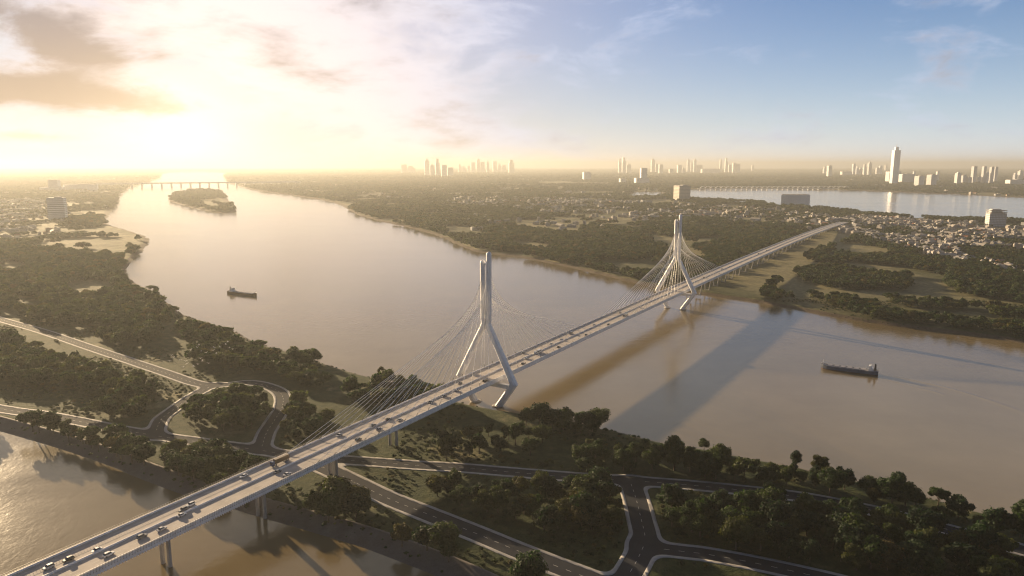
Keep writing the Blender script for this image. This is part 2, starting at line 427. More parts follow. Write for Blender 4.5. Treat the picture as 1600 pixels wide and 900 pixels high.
# sloped concrete revetment along the canal
E_ = ground(catmull([(-420, 566), (-300, 590), (-150, 631), (0, 673), (70, 693), (150, 719), (220, 747), (290, 773), (345, 788), (400, 805), (480, 828), (560, 852), (620, 874), (690, 902), (760, 935), (830, 972)], 6))
T_ = np.gradient(E_, axis=0); T_ /= np.linalg.norm(T_, axis=1, keepdims=True); Nn = np.stack([-T_[:, 1], T_[:, 0]], 1)
rows = [(-3.0, -.6), (.6, .45), (.9, .75), (13.2, 5.02), (13.5, 5.25), (15.2, 5.27), (15.3, 4.7)]
v_ = np.concatenate([np.column_stack([E_ + Nn * a, np.full(len(E_), z)]) for a, z in rows]); n_ = len(E_)
f_ = [(k * n_ + i, k * n_ + i + 1, (k + 1) * n_ + i + 1, (k + 1) * n_ + i) for k in range(len(rows) - 1) for i in range(n_ - 1)]
m, nt, b, o = new_mat("revetment_concrete")
pos = geo_pos(nt); ra = noise(nt, .06, 6, .65, pos); rb = noise(nt, .9, 3, .6, pos)
nt.links.new(ramp(nt, mathn(nt, "ADD", mathn(nt, "MULTIPLY", ra, .7), mathn(nt, "MULTIPLY", rb, .3)), [(.32, (.075, .060, .052)), (.55, (.115, .098, .086)), (.72, (.16, .14, .125))]), b.inputs["Base Color"]); b.inputs["Roughness"].default_value = .9
tag(ob("canal_embankment", mesh_np("canal_embankment", v_, [np.array(f_)], m)), kind="structure")

# ------------------------------------------------------------------ road surfaces: cells of a fine grid cut along the road edge
def contour(lo, hi, X, Y, D, z):
    V, Fq, key = [], {}, {}
    def vert(p):
        k = (round(p[0], 3), round(p[1], 3))
        if k not in key: key[k] = len(V); V.append((p[0], p[1], z))
        return key[k]
    ny, nx = D.shape
    mn = np.minimum.reduce([D[:-1, :-1], D[:-1, 1:], D[1:, 1:], D[1:, :-1]]); mx = np.maximum.reduce([D[:-1, :-1], D[:-1, 1:], D[1:, 1:], D[1:, :-1]])
    for j, i in zip(*np.nonzero((mn < hi) & (mx > lo))):
        pts = [(X[i], Y[j], D[j, i]), (X[i + 1], Y[j], D[j, i + 1]), (X[i + 1], Y[j + 1], D[j + 1, i + 1]), (X[i], Y[j + 1], D[j + 1, i])]
        for lim, sgn in ((lo, 1), (hi, -1)):
            res = []
            for a, c in zip(pts, pts[1:] + pts[:1]):
                fa, fc = (a[2] - lim) * sgn, (c[2] - lim) * sgn
                if fa >= 0: res.append(a)
                if fa * fc < 0:
                    t = fa / (fa - fc); res.append(tuple(a[k] + (c[k] - a[k]) * t for k in range(3)))
            pts = res
            if not pts: break
        if len(pts) > 2:
            f = list(dict.fromkeys(vert(p) for p in pts))
            if len(f) > 2: Fq.setdefault(len(f), []).append(f)
    return np.array(V), [np.array(q) for q in Fq.values()]
RX, RY = np.arange(-900, 640, 2.0), np.arange(380, 1220, 2.0)
gx, gy = np.meshgrid(RX, RY)
RDv = road_d(np.stack([gx.ravel(), gy.ravel()], 1)).reshape(gx.shape)
m, nt, b, o = new_mat("asphalt")
pos = geo_pos(nt); an = noise(nt, .08, 6, .65, pos); an2 = noise(nt, 1.2, 3, .6, pos)
nt.links.new(ramp(nt, mathn(nt, "ADD", mathn(nt, "MULTIPLY", an, .7), mathn(nt, "MULTIPLY", an2, .3)), [(.3, (.020, .023, .031)), (.7, (.038, .041, .050))]), b.inputs["Base Color"])
b.inputs["Roughness"].default_value = .95; b.inputs["Specular IOR Level"].default_value = .12
M_ASPH = m
M_PAVE = simple("pavement_concrete", (.34, .32, .30), .85, 0, .2, .12)
v_, f_ = contour(-50, 0.0, RX, RY, RDv, 5.05)
tag(ob("road", mesh_np("road", v_, f_, M_ASPH)), kind="structure")
v_, f_ = contour(0.0, 2.6, RX, RY, RDv, 5.19)
pv = tag(ob("pavement", mesh_np("pavement", v_, f_, M_PAVE)), kind="structure")
sm = pv.modifiers.new("kerb", "SOLIDIFY"); sm.thickness = .22; sm.offset = -1
M_LINE = simple("road_paint", (.62, .60, .55), .7, 0, .2, .4)
lm = MB()                                           # broken centre lines
for hw, q in ROADS:
    seg = np.diff(q, axis=0); L = np.concatenate([[0], np.cumsum(np.hypot(seg[:, 0], seg[:, 1]))])
    for s0 in np.arange(4, L[-1] - 6, 9.0):
        a = np.array([np.interp(s0, L, q[:, k]) for k in (0, 1)]); c = np.array([np.interp(s0 + 3.5, L, q[:, k]) for k in (0, 1)])
        if road_d(np.array([(a + c) / 2]))[0] < -hw - .35: continue
        t = (c - a) / np.linalg.norm(c - a); n_ = np.array([-t[1], t[0]]) * .11
        lm.add([(*(a - n_), 5.058), (*(c - n_), 5.058), (*(c + n_), 5.058), (*(a + n_), 5.058)], [(0, 1, 2, 3)])
tag(lm.build("road_marking", M_LINE), kind="structure")
# ------------------------------------------------------------------ materials for built things
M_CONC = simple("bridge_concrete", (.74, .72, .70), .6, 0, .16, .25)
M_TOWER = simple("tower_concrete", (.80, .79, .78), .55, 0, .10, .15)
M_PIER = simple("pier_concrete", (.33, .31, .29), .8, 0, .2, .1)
M_STEEL = simple("white_cable_sheath", (.86, .85, .83), .4, 0, .05, .1)
M_DARK = simple("dark_steel", (.045, .045, .05), .5, .3, .1, .4)
M_RAIL = simple("galvanised_rail", (.34, .32, .29), .5, .2, .1, .3)
M_DECK = simple("deck_surface", (.40, .36, .33), .85, 0, .16, .12)
M_JOINT = simple("joint_rubber", (.035, .035, .04), .8, 0, .2, .3)
M_MARK = simple("lane_paint", (.66, .64, .58), .7, 0, .15, .5)
def paint(name, col, rough=.35):
    m, nt, b, o = new_mat(name)
    b.inputs["Base Color"].default_value = (*col, 1); b.inputs["Roughness"].default_value = rough
    b.inputs["Coat Weight"].default_value = .4
    f = noise(nt, .9, 4, .6, N(nt, "ShaderNodeTexCoord").outputs["Object"])
    nt.links.new(mixc(nt, maprange(nt, f, .3, .8), col, tuple(k * .72 for k in col)), b.inputs["Base Color"])
    return m
M_GLASS, nt, b, o = new_mat("tinted_glass")
b.inputs["Base Color"].default_value = (.015, .018, .022, 1); b.inputs["Roughness"].default_value = .08
M_TYRE = simple("tyre_rubber", (.02, .02, .02), .9)

# ------------------------------------------------------------------ the cable-stayed bridge (local x across, y along, z up)
bridge = tag(empty("cable_stayed_bridge", (BC[0], BC[1], 0), -TH), "long white cable-stayed bridge with two Y-shaped towers crossing the river", "bridge")
SS = np.concatenate([np.arange(-760, S_END, 10.0), [S_END]])
def sweep(prof, s0=None, s1=None, closed=True):
    mb = MB(); ss = [s for s in SS if (s0 is None or s >= s0) and (s1 is None or s <= s1)]
    rings = [[(x, s, zdeck(s) + z) for x, z in prof] for s in ss]
    if closed: mb.loft(rings)
    else:
        n = len(prof); vs = [p for r in rings for p in r]
        mb.add(vs, [(i * n + j, i * n + j + 1, (i + 1) * n + j + 1, (i + 1) * n + j) for i in range(len(rings) - 1) for j in range(n - 1)])
    return mb
T1S, T2S, NC = -24.0, 556.0, 15
def anchors(base): return [20.0 + (16.0 if base == T1S else 17.6) * i for i in range(NC)]
JOINTS = sorted({round(base + q * k, 2) for base in (T1S, T2S) for k in anchors(base) for q in (-1, 1)})
def roadway(a, c):                                  # the surface, cut across by a dark rubber joint at each pair of cable anchors
    cuts = sorted([(s, 0) for s in SS if all(abs(s - j) > .3 for j in JOINTS)] + [(j - .24, 1) for j in JOINTS] + [(j + .24, 0) for j in JOINTS])
    vs, fs, ms = [], [], []
    for s, k in cuts: vs += [(a, s, zdeck(s)), (c, s, zdeck(s))]
    mb = MB()
    for i in range(len(cuts) - 1): fs.append((2 * i, 2 * i + 1, 2 * i + 3, 2 * i + 2)); ms.append(cuts[i][1])
    mb.v, mb.f, mb.m = vs, fs, ms
    return mb
deck = sweep([(-16.75, -.12), (-16.75, -3.0), (-15.9, -3.3), (-9, -5.2), (9, -5.2), (15.9, -3.3), (16.75, -3.0), (16.75, -.12)]).build("deck", M_CONC, bridge)
for sgn in (-1, 1):
    a, c = sorted((sgn * .8, sgn * 15.7))
    roadway(a, c).build("roadway", [M_DECK, M_JOINT], deck)
    a, c = sorted((sgn * 15.7, sgn * 16.45))
    sweep([(a, -.1), (a, .55), (a + .2 if sgn > 0 else a, 1.15), (c if sgn > 0 else c - .2, 1.15), (c, .55), (c, -.1)]).build("parapet", M_CONC, deck)
    mb = MB()                                       # edge line and broken lane lines
    n = len(SS)
    for x in (14.9, 1.5):
        x *= sgn
        vs = [(x + k, s, zdeck(s) + .012) for s in SS for k in (-.09, .09)]
        mb.add(vs, [(2 * i, 2 * i + 1, 2 * i + 3, 2 * i + 2) for i in range(n - 1)])
    for x in (5.2, 8.9, 12.2):
        x *= sgn
        for s in np.arange(-700, 1300, 12.0):
            mb.add([(x - .08, s, zdeck(s) + .013), (x + .08, s, zdeck(s) + .013), (x + .08, s + 4, zdeck(s + 4) + .013), (x - .08, s + 4, zdeck(s + 4) + .013)], [(0, 1, 2, 3)])
    mb.build("lane_marking", M_MARK, deck)
    mb = MB()                                       # slender railing outside the parapet, and the brackets that hold it
    x = sgn * 17.25
    for s in np.arange(-700, -190, 1.64):
        z = zdeck(s); mb.box((x, s, z + .55), (.10, .12, 3.3))
        mb.box((sgn * 17.0, s, z - 1.0), (.6, .16, .3))
    for dz in (1.1, 2.1):
        rings = [[(x - .05, s, zdeck(s) + dz), (x + .05, s, zdeck(s) + dz), (x + .05, s, zdeck(s) + dz + .09), (x - .05, s, zdeck(s) + dz + .09)] for s in SS if s < -185]
        mb.loft(rings)
    mb.build("railing", M_RAIL, deck)
    mb = MB()
    for s in np.arange(-700, 1300, 1.64):
        z = zdeck(s); mb.box((sgn * 16.95, s, z - 3.05), (.42, .55, .62))
    mb.build("bracket", M_CONC, deck)
sweep([(-.8, -.1), (-.8, .16), (-.28, .22), (-.2, .85), (.2, .85), (.28, .22), (.8, .16), (.8, -.1)]).build("median_barrier", M_CONC, deck)
def limb(mb, path, ch=.22):
    """path: (x, z, width in the plane, depth along the bridge); chamfered box swept in the x-z plane, mitred at bends"""
    P = [Vector((p[0], p[1])) for p in path]; rings = []
    for i, p in enumerate(path):
        t0 = (P[i] - P[i - 1]).normalized() if i else None
        t1 = (P[i + 1] - P[i]).normalized() if i < len(P) - 1 else None
        t = ((t0 or t1) + (t1 or t0)).normalized()
        k = 1 / max(.5, t.dot(t1 or t0)); n = Vector((t.y, -t.x)) * k
        hw, ha = p[2] / 2, p[3] / 2; c = min(hw, ha) * ch * 2
        rings.append([(p[0] + n.x * a, q, p[1] + n.y * a) for a, q in ((hw - c, -ha), (hw, -ha + c), (hw, ha - c), (hw - c, ha), (-hw + c, ha), (-hw, ha - c), (-hw, -ha + c), (-hw + c, -ha))])
    mb.loft(rings)
def colx(z): return 3.1 + (z - 84) / (156 - 84) * .6
TOP = {1: 157.0, -1: 148.5}
def tower(s, dz):
    t = empty("tower"); t.parent = bridge; t.location = (0, s, dz)
    for sg in (1, -1):
        mb = MB(); limb(mb, [(sg * 11.2, -7, 6.2, 7.2), (sg * 14.0, -1, 6.2, 7.2), (sg * 32.6, 25.5, 6.4, 7.0), (sg * 4.0, 79.5, 5.2, 6.2), (sg * 2.4, 84, 4.4, 5.6)])
        mb.build("leg", M_TOWER, t)
        mb = MB(); top = TOP[sg]; w0 = 5.0
        pts = [(sg * 2.0, 79, 1.4, 2.2), (sg * 2.7, 84, 4.4, 5.2), (sg * colx(89), 89, w0, 5.6)] + [(sg * colx(z), z, w0 - (z - 89) * .004, 5.6 - (z - 89) * .006) for z in (100, 115, 130, top - 3)]
        for a in (.35, .7, .95, 1.15, 1.35, 1.5):
            k = math.cos(a); pts.append((sg * colx(top), top - 3 + 2.6 * math.sin(a), (w0 - .4) * max(k, .1), 5.0 * max(k, .1)))
        limb(mb, pts, .3); mb.build("column", M_TOWER, t, False)
        for q in (-1, 1):                           # ribbed anchorage strip down the faces that take the cables
            mb = MB(); rings = []
            for i, z in enumerate(np.linspace(99, 139, 79)):
                k = .28 if i % 4 < 2 else .02; x = sg * colx(z); y0 = q * 2.5; y1 = q * (2.72 + k)
                rings.append([(x - .5, y0, z), (x + .5, y0, z), (x + .5, y1, z), (x - .5, y1, z)])
            mb.loft(rings); mb.build("anchorage", M_CONC, t)
    for bx in (((0, 0, TOP[-1] - 4.5), (2 * colx(140) - 3.8, 2.2, 1.8)), ((0, 0, 112), (2 * colx(112) - 3.8, 2.0, 1.4)), ((0, 0, 91), (2 * colx(91) - 3.8, 3.6, 4.0))):
        mb = MB(); mb.box(*bx); mb.build("strut", M_TOWER, t)
    mb = MB(); mb.loft([[(-28.2, -2.0, 20.2), (28.2, -2.0, 20.2), (28.2, 2.0, 20.2), (-28.2, 2.0, 20.2)], [(-30, -2.2, 24.3), (30, -2.2, 24.3), (30, 2.2, 24.3), (-30, 2.2, 24.3)]]); mb.build("crossbeam", M_TOWER, t)
    for sg in (-1, 1):                              # low rounded footing under each leg
        mb = MB(); n = 20
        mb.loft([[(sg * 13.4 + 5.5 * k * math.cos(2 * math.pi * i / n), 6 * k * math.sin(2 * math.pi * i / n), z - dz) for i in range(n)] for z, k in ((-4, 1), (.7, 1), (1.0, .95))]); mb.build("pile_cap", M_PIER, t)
    return t
tower(T1S, 0.0); tower(T2S, 4.0)
rest = MB()
for base, dz in ((T1S, 0.0), (T2S, 4.0)):
    for dirn in (-1, 1):
        for sg in (-1, 1):
            for i, k in enumerate(anchors(base)):
                s = base + dirn * k; z0 = zdeck(s) + 1.0
                zt = 138 - (138 - 100) * i / (NC - 1) - (6 if sg < 0 else 0) * (1 - i / (NC - 1))
                A, B = (sg * 16.1, s, z0), (sg * colx(zt), base + dirn * 2.3, zt + dz)
                stuff = base == T2S and dirn == 1
                mb = rest if stuff else MB()
                mb.tube([A, B], .16 if base == T1S else .21, 5)
                post = MB() if not stuff else rest
                d = (Vector(B) - Vector(A)).normalized()
                post.tube([Vector(A) - d * .6, Vector(A) + d * 3.0], .24, 6)
                if not stuff:
                    c = mb.build("cable", M_STEEL, bridge); post.build("anchor_post", M_DARK, c)
tag(rest.build("cable_fan", M_STEEL, bridge), kind="stuff")
def pier(s, kind):
    g = 0.0; z1 = zdeck(s) - 5.2; mb = MB()
    if kind == 0:                                   # twin flared columns on a shared footing
        for x in (-3.6, 3.6):
            rings = []
            for z, a, c in ((-5, 2.6, 2.2), (z1 - 9, 2.4, 2.0), (z1 - 4, 2.7, 2.0), (z1 - 1.6, 3.6, 2.2), (z1 + .2, 4.6, 2.4)):
                rings.append([(x + q * a / 2, s + r * c / 2, z) for q, r in ((-1, -.6), (-.6, -1), (.6, -1), (1, -.6), (1, .6), (.6, 1), (-.6, 1), (-1, .6))])
            mb.loft(rings)
        mb.box((0, s, -1.2), (12, 5, 2.0))
    else:                                           # light V-shaped trestle
        for x0, x1 in ((-3, -7), (3, 7)):
            limb2 = [Vector((x0, s, 3)), Vector((x1, s, z1 + .2))]
            mb.tube(limb2, [1.1, .9], 8)
        mb.box((0, s, z1 - .6), (19, 2.4, 1.3)); mb.box((0, s, 4.6), (10, 4, 1.6))
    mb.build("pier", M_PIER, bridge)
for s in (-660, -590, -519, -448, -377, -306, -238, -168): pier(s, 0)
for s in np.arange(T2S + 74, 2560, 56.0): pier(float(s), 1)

# ------------------------------------------------------------------ vehicles
def ring(y, w0, w1, z0, z1, r=.12): return [(-w0, y, z0 + r), (-w0 + r, y, z0), (w0 - r, y, z0), (w0, y, z0 + r), (w1, y, z1 - r), (w1 - r, y, z1), (-w1 + r, y, z1), (-w1, y, z1 - r)]
def wheel_mesh(r, wd):
    mb = MB(); n = 14
    for k, (q, z) in enumerate(((r, 0), (r * .6, 1))):
        hw = wd / 2 + .01 * z
        mb.loft([[(x, q * math.cos(2 * math.pi * i / n), q * math.sin(2 * math.pi * i / n)) for i in range(n)] for x in (-hw, hw)], k)
    return mb.mesh("wheel", [M_TYRE, M_RAIL])
WH, WHB = wheel_mesh(.34, .24), wheel_mesh(.52, .34)
def car_parts(kind):
    b, g = MB(), MB()
    if kind == "suv": L, hgt, c0, c1, c2, c3 = 2.35, 1.78, -2.15, -1.75, .55, 1.15
    elif kind == "van": L, hgt, c0, c1, c2, c3 = 2.6, 2.05, -2.5, -2.35, 1.2, 1.9
    else: L, hgt, c0, c1, c2, c3 = 2.35, 1.46, -1.75, -1.05, .45, 1.15
    belt = hgt * .60
    b.loft([ring(-L, .76, .72, .36, belt - .1), ring(-L + .18, .9, .86, .26, belt), ring(c0, .93, .88, .22, belt + .02), ring(c3, .93, .88, .22, belt), ring(L - .35, .9, .84, .24, belt - .14), ring(L, .74, .70, .34, belt - .28)])
    g.loft([ring(c0 + .03, .84, .80, belt - .06, belt + .04, .02), ring(c1, .84, .66, belt - .06, hgt - .05, .05), ring(c2, .84, .66, belt - .06, hgt - .05, .05), ring(c3 - .03, .84, .80, belt - .06, belt + .03, .02)])
    b.loft([ring(c1 + .1, .66, .62, hgt - .09, hgt - .01, .03), ring((c1 + c2) / 2, .70, .64, hgt - .09, hgt + .03, .03), ring(c2 - .05, .66, .62, hgt - .09, hgt - .01, .03)])
    return b, g, L
PAINTS = {"white": paint("white_car_paint", (.75, .75, .74)), "silver": paint("silver_car_paint", (.45, .46, .48)), "grey": paint("grey_car_paint", (.16, .165, .175)), "black": paint("black_car_paint", (.02, .02, .023)), "red": paint("red_car_paint", (.30, .03, .025)), "blue": paint("blue_car_paint", (.05, .08, .18))}
_cm = {}
def car(u, v, kind, colour, label, cat="car"):
    off, s, z = on_deck(u, v)
    key = (kind, colour)
    if key not in _cm:
        b, g, L = car_parts(kind); _cm[key] = (b.mesh("body", PAINTS[colour]), g.mesh("window", M_GLASS), L)
    bm_, gm_, L = _cm[key]
    p = bw(off, s, zdeck(s) + .02)
    r = tag(empty("car" if kind != "van" else "van", tuple(p), -TH + (math.pi if off < 0 else 0)), label, "van" if kind == "van" else cat, "vehicles crossing the bridge")
    r.scale = (1.28,) * 3
    ob("body", bm_, r); ob("window", gm_, r)
    for x in (-.82, .82):
        for y in (-L * .6, L * .6): ob("wheel", WH, r, (x, y, .34))
CARS = [
    (76, 888, "suv", "silver", "silver car nearest the lower left end of the bridge, river-side lanes"),
    (107, 876, "suv", "black", "black car just ahead of the silver one at the bridge's lower left end"),
    (151, 861, "sedan", "white", "white car beside the median, across from a silver-white one, over the canal"),
    (170, 868, "suv", "white", "white car hugging the near parapet at the lower left of the bridge"),
    (222, 840, "suv", "grey", "dark grey car in the median's shade, above the canal"),
    (253, 828, "sedan", "silver", "silver car by the near parapet above the canal pier"),
    (284, 806, "sedan", "white", "white car side by side with a grey one at the median"),
    (286, 798, "suv", "grey", "grey car alongside a white one, close to the median"),
    (298, 790, "suv", "white", "white car alone in the river-side lanes just past a pair at the median"),
    (381, 745, "sedan", "white", "white car following the brown lorry in the river-side lanes"),
    (434, 738, "sedan", "grey", "grey car in the long shadow of the brown lorry"),
    (449, 742, "sedan", "white", "white car at the near parapet, beside the brown lorry's shadow"),
    (530, 681, "sedan", "silver", "silver car at the river-side parapet under the lowest cables"),
    (560, 688, "suv", "black", "black car by the near parapet under the lowest cables"),
    (583, 666, "sedan", "grey", "grey car leading a tight pair beneath the cable fan"),
    (593, 672, "suv", "blue", "blue car close behind the grey one beneath the cable fan"),
    (607, 656, "sedan", "black", "black car in the river-side lanes midway along the near cable fan"),
    (625, 657, "sedan", "silver", "silver car in the near lanes midway along the near cable fan"),
    (673, 629, "sedan", "grey", "grey car on the median side, two car gaps before the near tower"),
    (694, 620, "suv", "blue", "blue-grey car by the median just before the near tower"),
    (713, 611, "sedan", "silver", "silver car by the median, the last but one before the near tower"),
    (719, 600, "sedan", "grey", "grey car in the river-side lanes beside the near tower's shadow"),
    (758, 596, "van", "black", "black van in the near tower's shadow across the deck"),
    (817, 552, "sedan", "grey", "grey car just past the near tower in the river-side lanes"),
    (823, 561, "sedan", "silver", "silver car by the median just past the near tower"),
    (817, 569, "sedan", "black", "black car by the near parapet just past the near tower"),
    (861, 538, "sedan", "white", "white car ahead of the pale coach at mid-river"),
    (873, 543, "sedan", "black", "black car in the near lanes ahead of the pale coach"),
    (877, 532, "sedan", "silver", "silver car by the median, mid-river, behind a dark van"),
    (892, 522, "van", "grey", "grey van in the river-side lanes at mid-river"),
    (916, 524, "sedan", "black", "black car at the near parapet at mid-river"),
    (928, 508, "sedan", "silver", "silver car in the river-side lanes between mid-river and the dark bus"),
    (951, 508, "suv", "black", "black car at the near parapet just behind the dark bus"),
    (969, 489, "sedan", "grey", "grey car across the median from the dark bus"),
    (1000, 481, "sedan", "silver", "silver car just ahead of the dark bus, near lanes"),
    (1011, 468, "suv", "black", "black car in the river-side lanes short of the far tower"),
    (1040, 462, "sedan", "white", "white car close to the median beside the far tower's cables"),
    (1100, 434, "sedan", "black", "black car just beyond the far tower"),
    (1124, 428, "sedan", "silver", "silver car by the near parapet beyond the far tower"),
    (1128, 421, "suv", "grey", "grey car in the river-side lanes beyond the far tower"),
    (1185, 397, "suv", "black", "black car on the far approach, near lanes"),
    (1198, 392, "sedan", "grey", "grey car on the far approach ahead of a black one"),
    (1253, 370, "sedan", "black", "black car close to the far end of the bridge, near lanes"),
]
for c in CARS: car(*c)
def big(u, v, kind, label, cat):
    off, s, z = on_deck(u, v); p = bw(off, s, zdeck(s) + .02)
    r = tag(empty({"lorry": "lorry", "coach": "coach", "bus": "bus"}[kind], tuple(p), -TH + (math.pi if off < 0 else 0)), label, cat, "vehicles crossing the bridge")
    r.scale = (1.1,) * 3
    if kind == "lorry":
        mb = MB(); mb.box((0, -1.6, 2.75), (2.55, 11.4, 2.85))
        for y in np.arange(-7.0, 3.9, .38): mb.box((0, y, 2.75), (2.63, .14, 2.6))
        mb.build("container", paint("brown_container_paint", (.12, .07, .03), .7), r)
        mb = MB(); mb.box((0, -1.2, 1.05), (1.2, 13.0, .35)); mb.build("chassis", M_DARK, r)
        mb = MB(); mb.loft([ring(4.7, 1.25, 1.2, .6, 3.2, .1), ring(6.3, 1.25, 1.2, .6, 3.3, .1), ring(6.9, 1.22, 1.1, .6, 2.7, .1), ring(7.0, 1.2, 1.1, .6, 1.7, .1)])
        cb = mb.build("cab", PAINTS["blue"], r); mb = MB(); mb.box((0, 6.85, 2.35), (2.1, .3, .75)); mb.build("windscreen", M_GLASS, cb)
        ys = (5.6, 3.6, -3.8, -5.2, -6.4)
    else:
        dark = kind == "bus"
        mb = MB(); mb.loft([ring(-5.9, 1.2, 1.1, .45, 3.1, .15), ring(-5.6, 1.27, 1.18, .4, 3.3, .2), ring(5.6, 1.27, 1.18, .4, 3.3, .2), ring(5.95, 1.2, 1.05, .45, 3.0, .15)])
        mb.build("body", PAINTS["grey" if dark else "white"], r)
        mb = MB()
        for x in (-1.235, 1.235):
            for y in np.arange(-5.0, 5.0, 1.45): mb.box((x, y + .6, 2.15), (.07, 1.3, .95))
        mb.build("window_band", M_GLASS, r); mb = MB(); mb.box((0, 5.86, 2.0), (2.1, .16, 1.3)); mb.build("windscreen", M_GLASS, r)
        mb = MB(); mb.box((0, -1.5, 3.38), (1.6, 2.6, .22)); mb.build("roof_unit", M_RAIL, r)
        ys = (3.7, -3.1, -4.4)
    for y in ys:
        for x in (-1.08, 1.08): ob("wheel", WHB, r, (x, y, .52))
big(437, 724, "lorry", "long brown container lorry with a blue-grey cab in the river-side lanes", "lorry")
big(840, 552, "coach", "pale coach with a tall body throwing a broad shadow past the near tower", "coach")
big(977, 494, "bus", "dark grey bus by the near parapet between the two towers", "bus")

# ------------------------------------------------------------------ cargo ships
M_HULL = simple("dark_hull_paint", (.075, .092, .135), .5, 0, .25, .1)
M_BOOT = simple("red_boot_paint", (.09, .045, .035), .6, 0, .3, .1)
M_DECKG = simple("ship_deck_paint", (.30, .29, .31), .7, 0, .2, .12)
M_WHITE = simple("ship_white_paint", (.72, .71, .69), .5, 0, .1, .2)
def ship(bow, stern, label, hullm):
    A, B = at(*bow)[:2], at(*stern)[:2]
    L = float(np.linalg.norm(A - B)); c = (A + B) / 2; d = (A - B) / L
    r = tag(empty("cargo_ship", (c[0], c[1], 0), math.atan2(d[1], d[0])), label, "cargo ship")
    W = L * .085; hl = L / 2
    def sect(x, k, zt, zb, flare=1.0): return [(x, -W * k * flare, zt), (x, -W * k, .9), (x, -W * k * .92, zb), (x, W * k * .92, zb), (x, W * k, .9), (x, W * k * flare, zt)]
    S = [(-1.0, .80, 5.1), (-.93, .95, 5.0), (-.7, 1, 4.5), (0, 1, 4.3), (.6, 1, 4.4), (.8, .82, 4.8), (.92, .46, 5.5), (1.0, .06, 6.2)]
    fr = lambda x: 1.0 + .25 * max(0, x - .6)
    mb = MB(); rings = [[(hl * x + (.02 * hl * (x > .95) if False else 0), q, z) for _, q, z in sect(hl * x, k, zt, -2.0, fr(x))] for x, k, zt in S]
    n = 6
    for i in range(len(rings) - 1):
        for j in range(n - 1):
            q = [rings[i][j], rings[i][j + 1], rings[i + 1][j + 1], rings[i + 1][j]]
            mb.add(q, [(0, 1, 2, 3)], 1 if j in (1, 3, 2) else 0)
    mb.add(rings[0], [tuple(range(6))], 0); mb.add(rings[-1], [tuple(range(6))], 0)
    hull = mb.build("hull", [hullm, M_BOOT], r)
    mb = MB(); vs = []
    for x, k, zt in S: vs += [(hl * x, -W * k * fr(x) * .97, zt - .5), (hl * x, W * k * fr(x) * .97, zt - .5)]
    mb.add(vs, [(2 * i, 2 * i + 2, 2 * i + 3, 2 * i + 1) for i in range(len(S) - 1)]); mb.build("deck", M_DECKG, r)
    for x in np.linspace(-.48, .68, 6):
        mb = MB(); mb.box((hl * x, 0, 4.5), (hl * .17, W * 1.35, 1.1), 0, 0, .97); mb.box((hl * x, 0, 5.15), (hl * .15, W * 1.2, .3)); mb.build("hatch_cover", M_DECKG, r)
    mb = MB(); x0 = -.74 * hl
    mb.box((x0, 0, 6.0), (hl * .15, W * 1.6, 2.6)); mb.box((x0 + .5, 0, 8.1), (hl * .10, W * 1.3, 1.6)); mb.box((x0 + 1, 0, 9.6), (hl * .07, W * 1.5, 1.5)); mb.box((x0, 0, 10.6), (hl * .05, W * .8, .6))
    sup = mb.build("superstructure", M_WHITE, r)
    mb = MB(); mb.box((x0 + 1 + hl * .036, 0, 9.7), (.3, W * 1.3, .7)); mb.box((x0 + .5 + hl * .05, 0, 8.2), (.3, W * 1.2, .6)); mb.build("bridge_window", M_GLASS, sup)
    mb = MB(); mb.loft([[(-.89 * hl + a * q, c_ * q * .7, z) for a, c_ in ((-1.5, -1.5), (1.5, -1.5), (1.5, 1.5), (-1.5, 1.5))] for z, q in ((4.8, .85), (11.0, .6), (13.2, .4))]); mb.build("funnel", M_DARK, r)
    mb = MB(); mb.tube([(.93 * hl, 0, 6), (.93 * hl, 0, 11.5)], .22); mb.tube([(.93 * hl, -1.6, 10.2), (.93 * hl, 1.6, 10.2)], .12); mb.build("foremast", M_WHITE, r)
    mb = MB()
    for sg in (-1, 1): mb.tube([(hl * x, sg * W * k * fr(x), zt + .9) for x, k, zt in S], .07, 4); [mb.tube([(hl * x, sg * W * .99, 4.7), (hl * x, sg * W * .99, 5.8)], .05, 4) for x in np.linspace(-.6, .7, 22)]
    mb.build("rail", M_WHITE, r)
    return c, d, L
ship_a = ship((401, 463), (358, 458), "golden-lit brown cargo ship with a mast, alone on the upper river", simple("brown_hull_paint", (.13, .075, .03), .6, 0, .25, .1))
ship_b = ship((1283, 575), (1372, 586), "long blue-grey cargo ship with a white wheelhouse on the lower river", M_HULL)
# wakes: low ridges on the water
def wake(name, pts, wid, hgt, label):
    P = ground(catmull(pts, 6)); mb = MB(); rings = []; n = len(P)
    for i, p in enumerate(P):
        t = P[min(i + 1, n - 1)] - P[max(i - 1, 0)]; t /= np.linalg.norm(t); q = np.array([-t[1], t[0]]); k = min(1, .3 + i / n * 3, (n - i) / n * 3 + .05)
        w_ = wid * (.4 + 1.1 * i / n)
        rings.append([(*(p + q * w_ * a), .02 + hgt * k * h) for a, h in ((-1, -.3), (-.55, .35), (0, 1), (.55, .35), (1, -.3))])
    vs = [p for r in rings for p in r]
    mb.add(vs, [(i * 5 + j + 5, i * 5 + j + 6, i * 5 + j + 1, i * 5 + j) for i in range(n - 1) for j in range(4)])
    tag(mb.build(name, M_WATER, None, True), label, "wake", kind="stuff")
wake("ship_wake", [(1374, 585), (1420, 592), (1480, 606), (1540, 624), (1600, 645), (1660, 668)], 5.0, .22, "upper arm of the blue-grey cargo ship's wake on the lower river")
wake("ship_wake", [(1372, 588), (1410, 600), (1460, 612), (1480, 619)], 3.5, .18, "short lower arm of the blue-grey cargo ship's wake")

